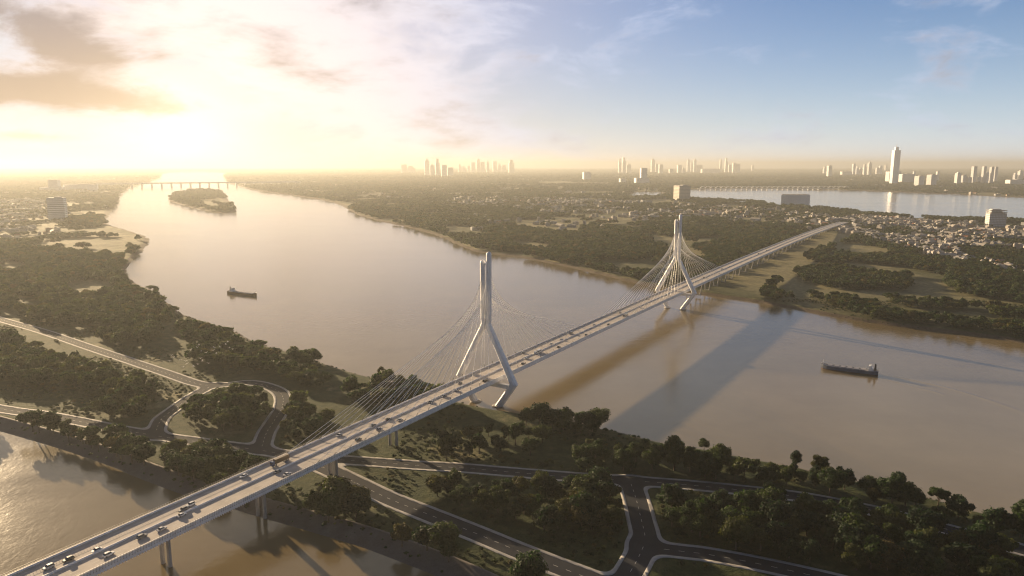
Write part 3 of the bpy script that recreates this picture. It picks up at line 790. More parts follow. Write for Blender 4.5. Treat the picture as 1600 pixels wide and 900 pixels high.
# ------------------------------------------------------------------ birds over the bank
M_BIRD = simple("white_feathers", (.78, .76, .70), .8, 0, .05, 1.0)
BIRDS = [(311, 539), (308.5, 543), (298, 547), (314.5, 548.5), (322.5, 551), (335, 543.5), (343.5, 542), (333, 547.5), (338, 552.5), (356, 534), (353, 538), (358.5, 543.5), (364, 545.5),
         (268, 555), (271, 559), (265, 564), (281, 562.5), (290, 564.5), (292, 568.5), (286, 573.5), (302.5, 572.5), (309.5, 569), (313.5, 560), (316, 564), (325.5, 567.5)]
def bird_mesh(flap):
    mb = MB()
    mb.tube([(0, -.42, 0), (0, -.3, .0), (0, 0, .01), (0, .22, .03), (0, .36, .06), (0, .47, .05)], [.02, .07, .13, .10, .06, .015], 8)
    for sg in (-1, 1):
        z1, z2 = .28 * flap, .10 + .22 * flap
        P = [(sg * .06, .16, .05), (sg * .48, .24, z1), (sg * .95, .04, z2), (sg * .9, -.06, z2), (sg * .46, -.08, z1), (sg * .06, -.14, .04)]
        mb.add(P + [(x, y, z + .025) for x, y, z in P], [(0, 1, 4, 5), (1, 2, 3, 4), (6, 11, 10, 7), (7, 10, 9, 8)] + [(i, i + 6, (i + 1) % 6 + 6, (i + 1) % 6) for i in range(6)])
    mb.add([(-.04, -.38, 0), (.04, -.38, 0), (.13, -.62, .01), (-.13, -.62, .01), (0, -.45, .03)], [(0, 1, 2, 3), (0, 4, 1), (1, 4, 2), (2, 4, 3), (3, 4, 0)])
    return mb.mesh("bird", M_BIRD, True)
BMS = [bird_mesh(k) for k in (.4, .9, 1.3)]
for i, (u, v) in enumerate(BIRDS):
    r_ = ray(u, v); t = rnd.uniform(370, 430) / r_[1]
    o_ = ob("bird", BMS[i % 3], None, (r_[0] * t, r_[1] * t, H + r_[2] * t), rnd.uniform(-.9, .9) + (.6 if u < 300 else -.4))
    o_.scale = (1.15,) * 3; o_.rotation_euler[1] = rnd.uniform(-.35, .35)
    tag(o_, "white bird of the small flock gliding over the trees between road and river", "bird", "flock of white birds over the bank")
# ------------------------------------------------------------------ foliage
m, nt, b, o = new_mat("foliage")
oi = N(nt, "ShaderNodeObjectInfo").outputs["Random"]
pos = geo_pos(nt); fn = noise(nt, .22, 4, .6, pos); fs = noise(nt, 1.1, 2, .6, pos)
ca = ramp(nt, oi, [(0, (.009, .022, .011)), (.25, (.013, .032, .012)), (.5, (.022, .042, .013)), (.7, (.036, .052, .016)), (.88, (.052, .058, .018)), (1, (.066, .050, .018))])
cc = mixc(nt, 1.0, ca, mixc(nt, maprange(nt, fs, .3, .7), (.62, .66, .6), (1.3, 1.25, 1.1)), "MULTIPLY")
nt.links.new(cc, b.inputs["Base Color"]); b.inputs["Roughness"].default_value = .75; b.inputs["Specular IOR Level"].default_value = .2
tr = N(nt, "ShaderNodeBsdfTranslucent"); nt.links.new(mixc(nt, 1.0, cc, (1.35, 1.5, .6), "MULTIPLY"), tr.inputs[0])
mx = N(nt, "ShaderNodeMixShader"); mx.inputs[0].default_value = .32
nt.links.new(b.outputs[0], mx.inputs[1]); nt.links.new(tr.outputs[0], mx.inputs[2]); nt.links.new(mx.outputs[0], o.inputs[0])
M_LEAF = m
M_BARK = simple("bark", (.085, .062, .042), .9, 0, .3, .8)

def unit(n, g):
    v = g.normal(size=(n, 3)); return v / np.linalg.norm(v, axis=1, keepdims=True)
def lobes_for(shape, g):
    """lobes (centre, radius) of a crown about 18 m across, standing on the ground at the origin"""
    L = []
    if shape == "round":
        L.append(((0, 0, 10.5), 5.6))
        for k in range(9):
            a = k * 2.4 + g.uniform(-.4, .4); r = g.uniform(3.6, 6.2); L.append(((r * math.cos(a), r * math.sin(a), g.uniform(6.6, 12.8)), g.uniform(2.5, 3.8)))
        for k in range(3): L.append(((g.uniform(-2.5, 2.5), g.uniform(-2.5, 2.5), g.uniform(13, 14.8)), g.uniform(2.3, 3.0)))
    elif shape == "flat":
        for k in range(11):
            a = k * 2.4 + g.uniform(-.4, .4); r = 1.2 + 6.2 * math.sqrt((k + .5) / 11); L.append(((r * math.cos(a), r * math.sin(a), 13.2 - .055 * r * r + g.uniform(-1, .8)), g.uniform(2.1, 3.3)))
        L.append(((0, 0, 12.4), 3.6))
    elif shape == "tall":
        for k in range(10):
            a = k * 2.4; z = 6.0 + k * 1.35; r = 3.9 * math.sin(math.pi * (k + 1.6) / 12.5) * g.uniform(.7, 1.1); L.append(((r * math.cos(a), r * math.sin(a), z), g.uniform(2.2, 3.1)))
        L.append(((0, 0, 11), 3.7)); L.append(((0, 0, 18.2), 2.0))
    else:                                           # loose, open crown
        for k in range(12):
            a = k * 2.4 + g.uniform(-.6, .6); r = g.uniform(2.0, 7.4); L.append(((r * math.cos(a), r * math.sin(a), g.uniform(6.0, 14.2) - .03 * r * r), g.uniform(1.5, 2.7)))
        L.append(((0, 0, 11), 3.4))
    return L
def crown_mesh(name, shape, seed, n, leaf):
    g = np.random.default_rng(seed); L = lobes_for(shape, g)
    A = np.array([r * r for _, r in L]); cnt = (A / A.sum() * n).astype(int)
    V, Fq = [], []; nv = 0
    for (c, r), k in zip(L, cnt):
        c = np.array(c); u = unit(k, g); u[:, 2] = np.abs(u[:, 2]) * .9 + u[:, 2] * .1 if shape == "flat" else u[:, 2]
        R = r * (1 + .16 * np.sin(u[:, 0] * 5 + seed) * np.sin(u[:, 1] * 5 + 1) + .10 * g.normal(size=k)) * np.where(g.random(k) < .08, 1.18, 1)
        p = c + u * R[:, None] * np.array([1, 1, .86])
        nrm = u + unit(k, g) * .75; nrm /= np.linalg.norm(nrm, axis=1, keepdims=True)
        t = np.cross(nrm, unit(k, g)); t /= np.linalg.norm(t, axis=1, keepdims=True); bt = np.cross(nrm, t)
        s = leaf * g.uniform(.55, 1.25, size=(k, 1)); e = g.uniform(.5, .9, size=(k, 1))
        q = np.stack([p - t * s, p - bt * s * e + nrm * s * .25, p + t * s, p + bt * s * e - nrm * s * .15], 1)
        V.append(q.reshape(-1, 3)); Fq.append(np.arange(nv, nv + 4 * k).reshape(-1, 4)); nv += 4 * k
    tri = []
    import bmesh
    for c, r in L:                                  # dense inner foliage
        bm = bmesh.new(); bmesh.ops.create_icosphere(bm, subdivisions=1 if n < 600 else 2, radius=1.0)
        vv = np.array([v.co[:] for v in bm.verts]); ff = np.array([[v.index for v in f.verts] for f in bm.faces]); bm.free()
        vv = vv * (r * .80) * (1 + .14 * g.normal(size=(len(vv), 1))) * np.array([1, 1, .84]) + np.array(c)
        V.append(vv); tri.append(ff + nv); nv += len(vv)
    return mesh_np(name, np.concatenate(V), [np.concatenate(Fq), np.concatenate(tri)], M_LEAF)
def trunk_mesh(shape, seed):
    g = np.random.default_rng(seed); mb = MB(); L = lobes_for(shape, g)
    top = 9.5
    mb.tube([(0, 0, -1.2), (0, 0, .2), (.15, .1, 3), (-.1, .2, 6.5), (0, 0, top)], [.75, .55, .42, .36, .2], 8)
    for c, r in L[:6]:
        z0 = g.uniform(4.2, 6.8); c = np.array(c); mid = c * .5 + np.array([0, 0, z0 * .5 - .6])
        mb.tube([(0, 0, z0), tuple(mid), tuple(c)], [.26, .17, .08], 6)
    return mb.mesh("trunk", M_BARK, True)
SHAPES = ["round", "flat", "tall", "loose", "round", "flat", "loose", "round"]
CROWNS = [(crown_mesh("crown", s, 40 + i, 2300, .72), trunk_mesh(s, 40 + i), s) for i, s in enumerate(SHAPES)]

# groves: where trees stand (outline of the trunks' feet in the photograph), spacing in crown widths, kinds, and how the grove is told apart
R_, F_, T_, L_ = [0, 4, 7], [1, 5], [2], [3, 6]
GROVES = [
    ("canal-bank grove above the lower left water", [(-40, 640), (20, 664), (70, 668), (140, 690), (205, 698), (232, 720), (218, 742), (170, 728), (110, 712), (60, 694), (0, 672), (-40, 660)], .44, 1.0, F_ + F_ + [0, 3], None),
    ("grove between the canal wall and the bridge's river side", [(262, 708), (330, 712), (398, 728), (400, 752), (352, 778), (300, 772), (258, 752)], .50, .95, R_ + F_, None),
    ("grove enclosed by the ring of roads", [(292, 650), (312, 632), (352, 618), (412, 622), (422, 640), (410, 660), (398, 680), (340, 676), (292, 668)], .62, .95, R_ + F_, None),
    ("wood between the two roads on the river's near bank", [(-60, 520), (0, 528), (60, 552), (130, 572), (190, 592), (238, 612), (232, 636), (180, 628), (110, 606), (40, 606), (0, 600), (-60, 590)], .58, .95, R_ + L_, None),
    ("clump beside the bend of the left-hand road", [(140, 640), (190, 632), (235, 640), (226, 656), (170, 656), (135, 652)], .6, .95, R_, None),
    ("riverside wood behind the road, below the golden reach", [(-80, 392), (60, 390), (160, 400), (196, 404), (190, 424), (206, 452), (248, 474), (270, 496), (258, 522), (235, 548), (205, 552), (170, 540), (130, 528), (80, 510), (20, 492), (-80, 462)], .66, 1.05, R_ + L_, [(140, 452, 40, 12), (45, 480, 22, 12), (120, 520, 40, 10), (205, 545, 30, 8), (20, 420, 26, 10)]),
    ("grove on the point below the small ship", [(280, 512), (330, 520), (390, 546), (436, 556), (440, 572), (425, 588), (385, 580), (330, 574), (290, 560), (272, 536)], .6, .95, R_ + L_, [(285, 545, 18, 16)]),
    ("clump at the water's edge past the point", [(456, 560), (480, 556), (497, 566), (486, 574), (460, 572)], .55, .95, R_, None),
    ("grove between the ring road and the river", [(436, 580), (480, 584), (522, 592), (516, 606), (470, 606), (440, 598)], .6, .9, R_, None),
    ("grove under the near cable fan", [(538, 612), (600, 598), (650, 602), (694, 612), (690, 634), (640, 636), (590, 644), (545, 636)], .6, 1.0, R_ + T_, [(560, 600, 18, 10)]),
    ("small wood between the ring road and the bridge", [(448, 640), (480, 634), (500, 650), (520, 668), (498, 690), (450, 696), (440, 668)], .62, .95, R_ + L_, None),
    ("rounded grove on the canal bank just below the bridge", [(482, 790), (520, 784), (560, 778), (584, 792), (580, 816), (530, 822), (488, 818)], .46, 1.15, R_, None),
    ("straggling trees between the canal wall and the lower road", [(590, 836), (640, 842), (700, 858), (715, 876), (690, 892), (650, 884), (600, 866)], .5, 1.05, R_ + [3], None),
    ("pair of trees by the lower road's edge", [(738, 878), (765, 872), (775, 892), (745, 896)], .62, 1.1, [0, 3], None),
    ("long grove between the upper and lower roads", [(645, 752), (700, 752), (760, 768), (850, 764), (950, 772), (964, 800), (968, 832), (930, 842), (860, 838), (790, 806), (720, 790), (655, 772)], .60, 1.0, R_ + L_, [(850, 790, 26, 10), (770, 776, 14, 8)]),
    ("riverbank trees at the foot of the near tower", [(806, 648), (860, 660), (945, 668), (942, 680), (880, 676), (812, 664)], .55, 1.05, R_, None),
    ("scattered trees on the slope below the near tower", [(680, 702), (740, 680), (790, 668), (860, 690), (862, 716), (800, 712), (740, 716), (690, 720)], .85, 1.0, R_ + L_, None),
    ("belt of trees along the river on the shady bank", [(898, 700), (960, 704), (1060, 716), (1160, 732), (1260, 746), (1330, 762), (1440, 784), (1610, 838), (1610, 856), (1500, 830), (1420, 806), (1330, 786), (1250, 764), (1140, 754), (1030, 744), (905, 738)], .60, 1.05, R_ + L_ + T_, [(1330, 770, 20, 5)]),
    ("dark wood between the upper road and the corner junction", [(1030, 788), (1090, 786), (1150, 796), (1230, 798), (1310, 808), (1390, 826), (1440, 850), (1500, 866), (1610, 884), (1640, 930), (1500, 925), (1400, 905), (1300, 890), (1210, 866), (1140, 862), (1070, 846), (1034, 812)], .58, 1.05, R_ + L_, [(1120, 848, 30, 10), (1480, 862, 34, 8)]),
    ("roadside trees at the bottom edge by the junction", [(800, 905), (870, 915), (880, 935), (810, 930)], .6, 1.0, R_, None),
    ("roadside trees at the bottom edge past the junction", [(1180, 910), (1230, 915), (1230, 930), (1185, 928)], .6, 1.0, R_, None),
]
SINGLES = [((596, 594), "lone tree on the open bank, touching the lowest cables", 2, .8), ((1244, 728), "lone round tree standing clear on the shady river edge", 2, .72), ((1283, 740), "taller loose tree next to a lone round one on the shady river edge", 3, .9),
           ((1100, 702), "small tree by itself on the river edge before the dark belt", 0, .62), ((1466, 790), "flat-topped tree leaning over the shady river edge", 5, .75), ((1420, 905), "pale round tree at the bottom edge of the dark wood", 0, .8)]
def in_holes(u, v, holes): return any(((u - a) / c) ** 2 + ((v - b_) / d) ** 2 < 1 for a, b_, c, d in holes or [])
def near_ok(P, margin):
    d, c = land_dist(P); return (d > 6) & (road_d(P) > margin)
cand = []
for gi, (desc, poly, sp_, sc_, kinds, holes) in enumerate(GROVES):
    Q = ground(poly, 5.0); lo, hi = Q.min(0), Q.max(0)
    step = 13.6 * sc_ * sp_ / .6
    pts = []
    gxx, gyy = np.meshgrid(np.arange(lo[0], hi[0], step * .9), np.arange(lo[1], hi[1], step * .9))
    P = np.stack([gxx.ravel(), gyy.ravel()], 1); P[:, 0] += (np.arange(len(P)) // gxx.shape[1] % 2) * step * .45
    P += nrs.uniform(-.34, .34, P.shape) * step
    P = P[inside(P, Q)]
    if len(P): P = P[near_ok(P, 4.5)]
    for p in P:
        u, v = proj(np.array([p[0], p[1], 5.0]))
        if in_holes(u, v, holes): continue
        q = p - BC
        if abs(q @ BP) < 24: continue                # clear of the deck
        cand.append((p[0], p[1], sc_ * float(nrs.choice([nrs.uniform(.5, .75), nrs.uniform(.75, 1.05), nrs.uniform(.95, 1.25)])), int(nrs.choice(kinds)), gi))
cand.sort(key=lambda t: t[1])
NEAR = cand[:300 - len(SINGLES)]; REST = cand[300 - len(SINGLES):]
def plant(x, y, s, k, label, group=None):
    cm, tm, shp = CROWNS[k]
    r = tag(empty("tree", (x, y, 4.6), rnd.uniform(0, 6.28)), label, "tree", group)
    r.scale = (s * rnd.uniform(.92, 1.1), s * rnd.uniform(.92, 1.1), s * rnd.uniform(.88, 1.12))
    ob("trunk", tm, r); ob("crown", cm, r)
KW = {"round": "round-crowned tree", "flat": "flat-topped tree", "tall": "tall narrow tree", "loose": "ragged-crowned tree"}
by = {}
for t in NEAR: by.setdefault(t[4], []).append(t)
for gi, ts in by.items():
    desc = GROVES[gi][0]; sx = sorted(ts, key=lambda t: proj(np.array([t[0], t[1], 5.0]))[0]); tall = max(ts, key=lambda t: t[2]); first = min(ts, key=lambda t: t[1])
    for t in ts:
        if len(ts) > 4 and t is sx[0]: lab, grp = "leftmost tree of the " + desc, None
        elif len(ts) > 4 and t is sx[-1]: lab, grp = "rightmost tree of the " + desc, None
        elif len(ts) > 6 and t is tall: lab, grp = "biggest crown in the " + desc, None
        elif len(ts) > 6 and t is first: lab, grp = "tree nearest the viewer in the " + desc, None
        else: lab, grp = KW[CROWNS[t[3]][2]] + " inside the " + desc, desc + ", " + CROWNS[t[3]][2] + " trees"
        plant(t[0], t[1], t[2], t[3], lab, grp)
for (u, v), lab, k, s in SINGLES:
    p = at(u, v, 5.0); plant(p[0], p[1], s, k, lab)

# ------------------------------------------------------------------ all the farther woodland: one object that scatters whole trees
MID = [crown_mesh("crown_mid", s, 70 + i, 520, 1.35) for i, s in enumerate(["round", "flat", "loose", "round"])]
FAR = [crown_mesh("crown_far", s, 80 + i, 130, 2.5) for i, s in enumerate(["round", "loose", "round"])]
FIELDS = [  # open ground on the far bank (outlines in the photograph)
    [(1105, 455), (1180, 440), (1200, 452), (1170, 475), (1110, 462)], [(1240, 405), (1330, 375), (1345, 352), (1330, 350), (1180, 412), (1120, 440), (1130, 452), (1185, 432)],
    [(1310, 380), (1370, 386), (1400, 398), (1340, 402), (1300, 392)], [(1205, 448), (1245, 440), (1260, 462), (1225, 470)], [(1380, 462), (1420, 452), (1500, 460), (1600, 474), (1600, 492), (1520, 478), (1420, 474)], [(1420, 425), (1480, 434), (1470, 445), (1425, 440)],
    [(860, 350), (910, 352), (905, 366), (862, 362)], [(800, 375), (870, 384), (860, 392), (800, 386)], [(960, 406), (1040, 414), (1030, 426), (960, 416)], [(700, 352), (760, 362), (740, 366), (690, 356)], [(600, 340), (640, 345), (630, 350), (596, 344)],
    [(960, 350), (1010, 356), (990, 360), (950, 356)], [(880, 300), (960, 300), (960, 304), (880, 304)], [(840, 284), (955, 286), (950, 289), (840, 288)]]
FIELDS = [ground(q, 5.0) for q in FIELDS]
FORESTS = [ground(q, 5.0) for q in (      # woods on the far bank
    [(1178, 452), (1215, 440), (1242, 455), (1235, 470), (1190, 472)], [(1242, 425), (1290, 418), (1400, 432), (1425, 445), (1415, 455), (1300, 452), (1250, 440)],
    [(1345, 490), (1400, 492), (1500, 505), (1600, 515), (1750, 536), (1750, 552), (1600, 527), (1480, 511), (1350, 498)], [(1256, 462), (1300, 466), (1370, 480), (1378, 492), (1345, 493), (1290, 476)],
    [(1385, 470), (1450, 471), (1510, 478), (1505, 486), (1400, 480)], [(1480, 425), (1600, 440), (1750, 455), (1750, 510), (1600, 497), (1520, 482), (1478, 445)],
    [(1300, 398), (1350, 400), (1480, 408), (1600, 420), (1600, 438), (1480, 425), (1380, 415), (1310, 408)], [(1250, 395), (1300, 380), (1310, 392), (1260, 405)],
    [(810, 408), (860, 405), (940, 420), (990, 436), (960, 438), (880, 422)], [(860, 398), (880, 380), (960, 374), (1040, 385), (1040, 403), (960, 402)], [(1080, 388), (1150, 372), (1235, 358), (1195, 383), (1110, 405)],
    [(690, 366), (740, 376), (800, 392), (780, 394), (700, 376)], [(560, 332), (640, 344), (700, 362), (690, 366), (610, 346)])]
TOWN = [ground(q, 5.0) for q in ([(1290, 345), (1340, 338), (1480, 348), (1620, 352), (1640, 440), (1560, 425), (1480, 405), (1400, 388), (1310, 362)], [(700, 308), (900, 312), (1060, 318), (1200, 326), (1300, 338), (1290, 358), (1190, 346), (1080, 342), (960, 346), (840, 332), (700, 320)],
                                 [(-60, 320), (60, 312), (100, 330), (104, 352), (80, 372), (0, 384), (-60, 388)])]
pts, scl, typ = [], [], []
for t in REST: pts.append((t[0], t[1], 4.6)); scl.append((t[2],) * 3); typ.append(int(nrs.integers(0, 4)))
def scatter(y0, y1, step, sxy, sz, types, cover):
    ts = []; y = y0
    while y < y1:
        xs = np.arange(-1.0 * y - 100, 1.0 * y + 100, step); ts.append(np.stack([xs, np.full_like(xs, y)], 1)); y += step
    P = np.concatenate(ts) + nrs.uniform(-.5, .5, (sum(map(len, ts)), 2)) * step
    n = fbm(P * np.array([1.0, .6]), 260, 5, 4) * .55 + fbm(P, 80, 9, 2) * .45
    town = np.zeros(len(P), bool)
    for q in TOWN: town |= inside(P, q)
    keep = n > np.where(town, cover + .01, cover)
    for q in FORESTS:
        if q[:, 1].min() < y1 and q[:, 1].max() > y0: keep |= inside(P, q)
    u, v = proj(np.column_stack([P, np.full(len(P), 5.0)]))
    far_bank = (P[:, 1] > 1150)
    for q in FIELDS: keep &= ~inside(P, q)
    P = P[keep]; town = town[keep]
    d, c = land_dist(P); q = P - BC; s = q @ BD; off = np.abs(q @ BP)
    ok = (d > 7) & ((off > 30) | (s > 2800) | (s < -800))
    P, town, d = P[ok], town[ok], d[ok]
    if y0 < 1700:                                   # the near bank below the groves stays as laid out
        u, v = proj(np.column_stack([P, np.full(len(P), 5.0)]))
        nb = ground([(-900, 393), (196, 393), (240, 470), (330, 500), (600, 588), (760, 632), (1000, 680), (1500, 785), (2400, 1000), (2400, 1400), (-900, 1400)])
        ok = ~inside(P, nb); P, town = P[ok], town[ok]
    for p, tw in zip(P, town):
        k = float(nrs.uniform(.7, 1.15)) * (.72 if tw else 1)
        pts.append((p[0], p[1], 4.4)); scl.append((sxy * k, sxy * k, sz * k)); typ.append(int(nrs.choice(types)))
scatter(640, 2000, 12.5, 1.0, .95, [0, 1, 2, 3], .515)
scatter(2000, 3600, 15.0, 1.1, .95, [4, 5, 6], .51)
scatter(3600, 6500, 24, 1.6, 1.15, [4, 5, 6], .50)
scatter(6500, 12000, 48, 3.0, 1.5, [4, 5, 6], .47)
scatter(12000, 26000, 130, 8.0, 2.6, [4, 5, 6], .42)
scatter(26000, 46000, 340, 20.0, 4.5, [4, 5, 6], .40)
def scatter_object(name, pts, scl, typ, protos, label, cat):
    me = bpy.data.meshes.new(name); me.vertices.add(len(pts)); me.vertices.foreach_set("co", np.array(pts, np.float32).ravel())
    a = me.attributes.new("size", "FLOAT_VECTOR", "POINT"); a.data.foreach_set("vector", np.array(scl, np.float32).ravel())
    a = me.attributes.new("kind_index", "INT", "POINT"); a.data.foreach_set("value", np.array(typ, np.int32))
    a = me.attributes.new("turn", "FLOAT_VECTOR", "POINT"); t = np.zeros((len(pts), 3), np.float32); t[:, 2] = nrs.uniform(0, 6.28, len(pts)); a.data.foreach_set("vector", t.ravel())
    o_ = ob(name, me)
    g = bpy.data.node_groups.new(name, "GeometryNodeTree")
    g.interface.new_socket("Geometry", in_out="INPUT", socket_type="NodeSocketGeometry"); g.interface.new_socket("Geometry", in_out="OUTPUT", socket_type="NodeSocketGeometry")
    gi_, go_ = g.nodes.new("NodeGroupInput"), g.nodes.new("NodeGroupOutput")
    iop = g.nodes.new("GeometryNodeInstanceOnPoints"); jn = g.nodes.new("GeometryNodeJoinGeometry")
    infos = []
    for k, p in enumerate(protos):
        po = bpy.data.objects.new("%s_kind" % name, p); oi_ = g.nodes.new("GeometryNodeObjectInfo"); oi_.inputs["Object"].default_value = po; oi_.inputs["As Instance"].default_value = True; infos.append(oi_)
    for oi_ in reversed(infos): g.links.new(oi_.outputs["Geometry"], jn.inputs[0])
    def attr(nm, dt):
        n = g.nodes.new("GeometryNodeInputNamedAttribute"); n.data_type = dt; n.inputs["Name"].default_value = nm; return n.outputs["Attribute"]
    e2r = g.nodes.new("FunctionNodeEulerToRotation"); g.links.new(attr("turn", "FLOAT_VECTOR"), e2r.inputs[0])
    g.links.new(gi_.outputs[0], iop.inputs["Points"]); g.links.new(jn.outputs[0], iop.inputs["Instance"]); iop.inputs["Pick Instance"].default_value = True
    g.links.new(attr("kind_index", "INT"), iop.inputs["Instance Index"]); g.links.new(e2r.outputs[0], iop.inputs["Rotation"]); g.links.new(attr("size", "FLOAT_VECTOR"), iop.inputs["Scale"])
    g.links.new(iop.outputs[0], go_.inputs[0])
    o_.modifiers.new("scatter", "NODES").node_group = g
    return tag(o_, label, cat, kind="stuff")
scatter_object("woodland", pts, scl, typ, MID + FAR, "the farther woods on both banks of the river", "woodland")
gx2, gy2 = np.meshgrid(np.arange(-1000, 900, 7.0), np.arange(395, 1250, 7.0))
P = np.stack([gx2.ravel(), gy2.ravel()], 1) + nrs.uniform(-3.4, 3.4, (gx2.size, 2))
P = P[np.abs(P[:, 0]) < P[:, 1] * .85 + 60]
d, c = land_dist(P); rd = road_d(P); k = fbm(P, 60, 51, 3)
keep = (d > 2.5) & (rd > 5.2) & ((k > .52) | ((d < 9) & (k > .40)))
P = P[keep]; s_ = nrs.uniform(.07, .24, len(P)) * np.where(d[keep] < 9, .7, 1)
scatter_object("undergrowth", [(x, y, 4.7 if dd > 14 else max(.3, dd * .3)) for (x, y), dd in zip(P, d[keep])], [(a * 1.25, a * 1.25, a * .8) for a in s_], nrs.integers(0, 3, len(P)), FAR, "low scrub on the open ground and along the banks", "undergrowth")
print("scrub", len(P))
print("scattered trees", len(pts), "near", len(NEAR), "rest", len(REST), "per grove", {k: len(v) for k, v in by.items()})

# ------------------------------------------------------------------ houses
def wallmat(name, col):
    return simple(name, col, .8, 0, .15, .3)
M_W1, M_W2, M_W3 = wallmat("pale_render", (.32, .29, .26)), wallmat("warm_render", (.34, .27, .20)), wallmat("grey_render", (.27, .27, .28))
M_R1, M_R2, M_R3 = wallmat("grey_roof", (.18, .18, .19)), wallmat("terracotta_roof", (.25, .115, .07)), wallmat("pale_roof", (.34, .31, .28))
def house_mesh(wx, wy, h, gable, wm, rm):
    mb = MB(); mb.box((0, 0, h / 2 - 1), (wx, wy, h + 2))
    if gable:
        e = .5; z = h + .02; k = wy * .3
        v = [(-wx / 2 - e, -wy / 2 - e, z), (wx / 2 + e, -wy / 2 - e, z), (wx / 2 + e, wy / 2 + e, z), (-wx / 2 - e, wy / 2 + e, z), (-wx / 2 - e, 0, z + k), (wx / 2 + e, 0, z + k)]
        mb.add(v, [(0, 1, 5, 4), (2, 3, 4, 5), (0, 4, 3), (1, 2, 5), (3, 2, 1, 0)], 1)
    else:
        mb.box((0, 0, h + .25), (wx + .5, wy + .5, .5), 1); mb.box((wx * .2, wy * .15, h + 1.5), (wx * .35, wy * .4, 2.0), 0); mb.box((wx * .2, wy * .15, h + 2.6), (wx * .4, wy * .46, .25), 1)
    for sg in (-1, 1):                              # window openings
        for f in range(max(1, int(h // 3.2))):
            for x in np.arange(-wx / 2 + 1.6, wx / 2 - 1.2, 2.8): mb.box((x, sg * wy / 2, 1.7 + f * 3.1), (1.3, .14, 1.4), 2)
    return mb.mesh("house", [wm, rm, M_GLASS])
HK = [("gable-roofed terracotta", house_mesh(16, 10, 6.5, True, M_W2, M_R2)), ("flat-roofed white", house_mesh(11, 13, 10.5, False, M_W1, M_R3)), ("narrow pale three-storey", house_mesh(7.5, 15, 12, False, M_W1, M_R1)), ("grey gable-roofed", house_mesh(20, 11, 6, True, M_W3, M_R1)), ("broad flat-roofed grey", house_mesh(22, 16, 8, False, M_W3, M_R3)), ("long low pale", house_mesh(30, 12, 7, True, M_W1, M_R3))]
TN = ["town past the bridge's far end", "scattered town on the plain", "riverside town at the left edge"]
hs = []
for ti, (q, n) in enumerate(zip(TOWN, (900, 650, 420))):
    lo, hi = q.min(0), q.max(0); k = 0; tries = 0
    while k < n and tries < 40:
        tries += 1
        P = nrs.uniform(lo, hi, (1500, 2)); P = P[inside(P, q)]
        P = P[fbm(P, 220, 31, 3) > .42]
        if not len(P): continue
        d, c = land_dist(P); qq = P - BC
        P = P[(d > 20) & ((np.abs(qq @ BP) > 40) | (qq @ BD > 2820))]
        for p in P[:max(0, n - k)]: hs.append((p[0], p[1], ti)); k += 1
hs.sort(key=lambda t: t[1])
hp, hsz, ht = [], [], []
for i, (x, y, ti) in enumerate(hs):
    k = int(nrs.choice(6, p=(.16, .24, .2, .14, .14, .12))); s = float(nrs.uniform(.85, 1.3)) * (1.0 if y < 4500 else 1.3)
    if i < 300:
        o_ = ob("house", HK[k][1], None, (x, y, 4.9), float(nrs.choice([.4, .4 + math.pi / 2, 1.2, 2.8]) + nrs.uniform(-.1, .1))); o_.scale = (s,) * 3
        tag(o_, HK[k][0] + " house among trees in the " + TN[ti], "house", HK[k][0] + " houses in the " + TN[ti])
    else: hp.append((x, y, 4.9)); hsz.append((s,) * 3); ht.append(k)
# thin spread of farm and village roofs over the plain
P = np.column_stack([nrs.uniform(-1, 1, 2600), np.exp(nrs.uniform(math.log(2600), math.log(16000), 2600))]); P[:, 0] *= P[:, 1] * .85
P = P[fbm(P, 900, 41, 3) > .52]; d, c = land_dist(P); P = P[d > 25]
for x, y in P: k_ = 1 + y / 7000; hp.append((x, y, 4.9)); hsz.append((k_, k_, k_ * .8)); ht.append(int(nrs.integers(0, 6)))
scatter_object("village_roofs", hp, hsz, ht, [q for _, q in HK], "far houses spread over the plain beyond the nearer towns", "houses")

# ------------------------------------------------------------------ larger buildings and the skyline
def facade(name, wall, glass, fx, fz, rough=.5):
    m, nt, b, o = new_mat(name); p = N(nt, "ShaderNodeTexCoord").outputs["Object"]; s = N(nt, "ShaderNodeSeparateXYZ"); nt.links.new(p, s.inputs[0])
    h = mathn(nt, "FRACT", mathn(nt, "MULTIPLY", mathn(nt, "ADD", s.outputs[0], s.outputs[1]), 1 / fx)); z = mathn(nt, "FRACT", mathn(nt, "MULTIPLY", s.outputs[2], 1 / fz))
    k = mathn(nt, "MULTIPLY", mathn(nt, "GREATER_THAN", h, .38), mathn(nt, "GREATER_THAN", z, .42))
    nt.links.new(mixc(nt, k, wall, glass), b.inputs["Base Color"]); b.inputs["Roughness"].default_value = rough
    return m
FA = [facade("pale_facade", (.84, .82, .80), (.36, .37, .40), 4, 3.6), facade("grey_facade", (.62, .62, .64), (.26, .28, .32), 5, 3.6), facade("warm_facade", (.66, .57, .46), (.24, .21, .19), 4.5, 3.4), facade("glass_facade", (.88, .90, .93), (.62, .67, .74), 3, 4, .25)]
M_ROOFT = wallmat("roof_deck", (.40, .38, .36))
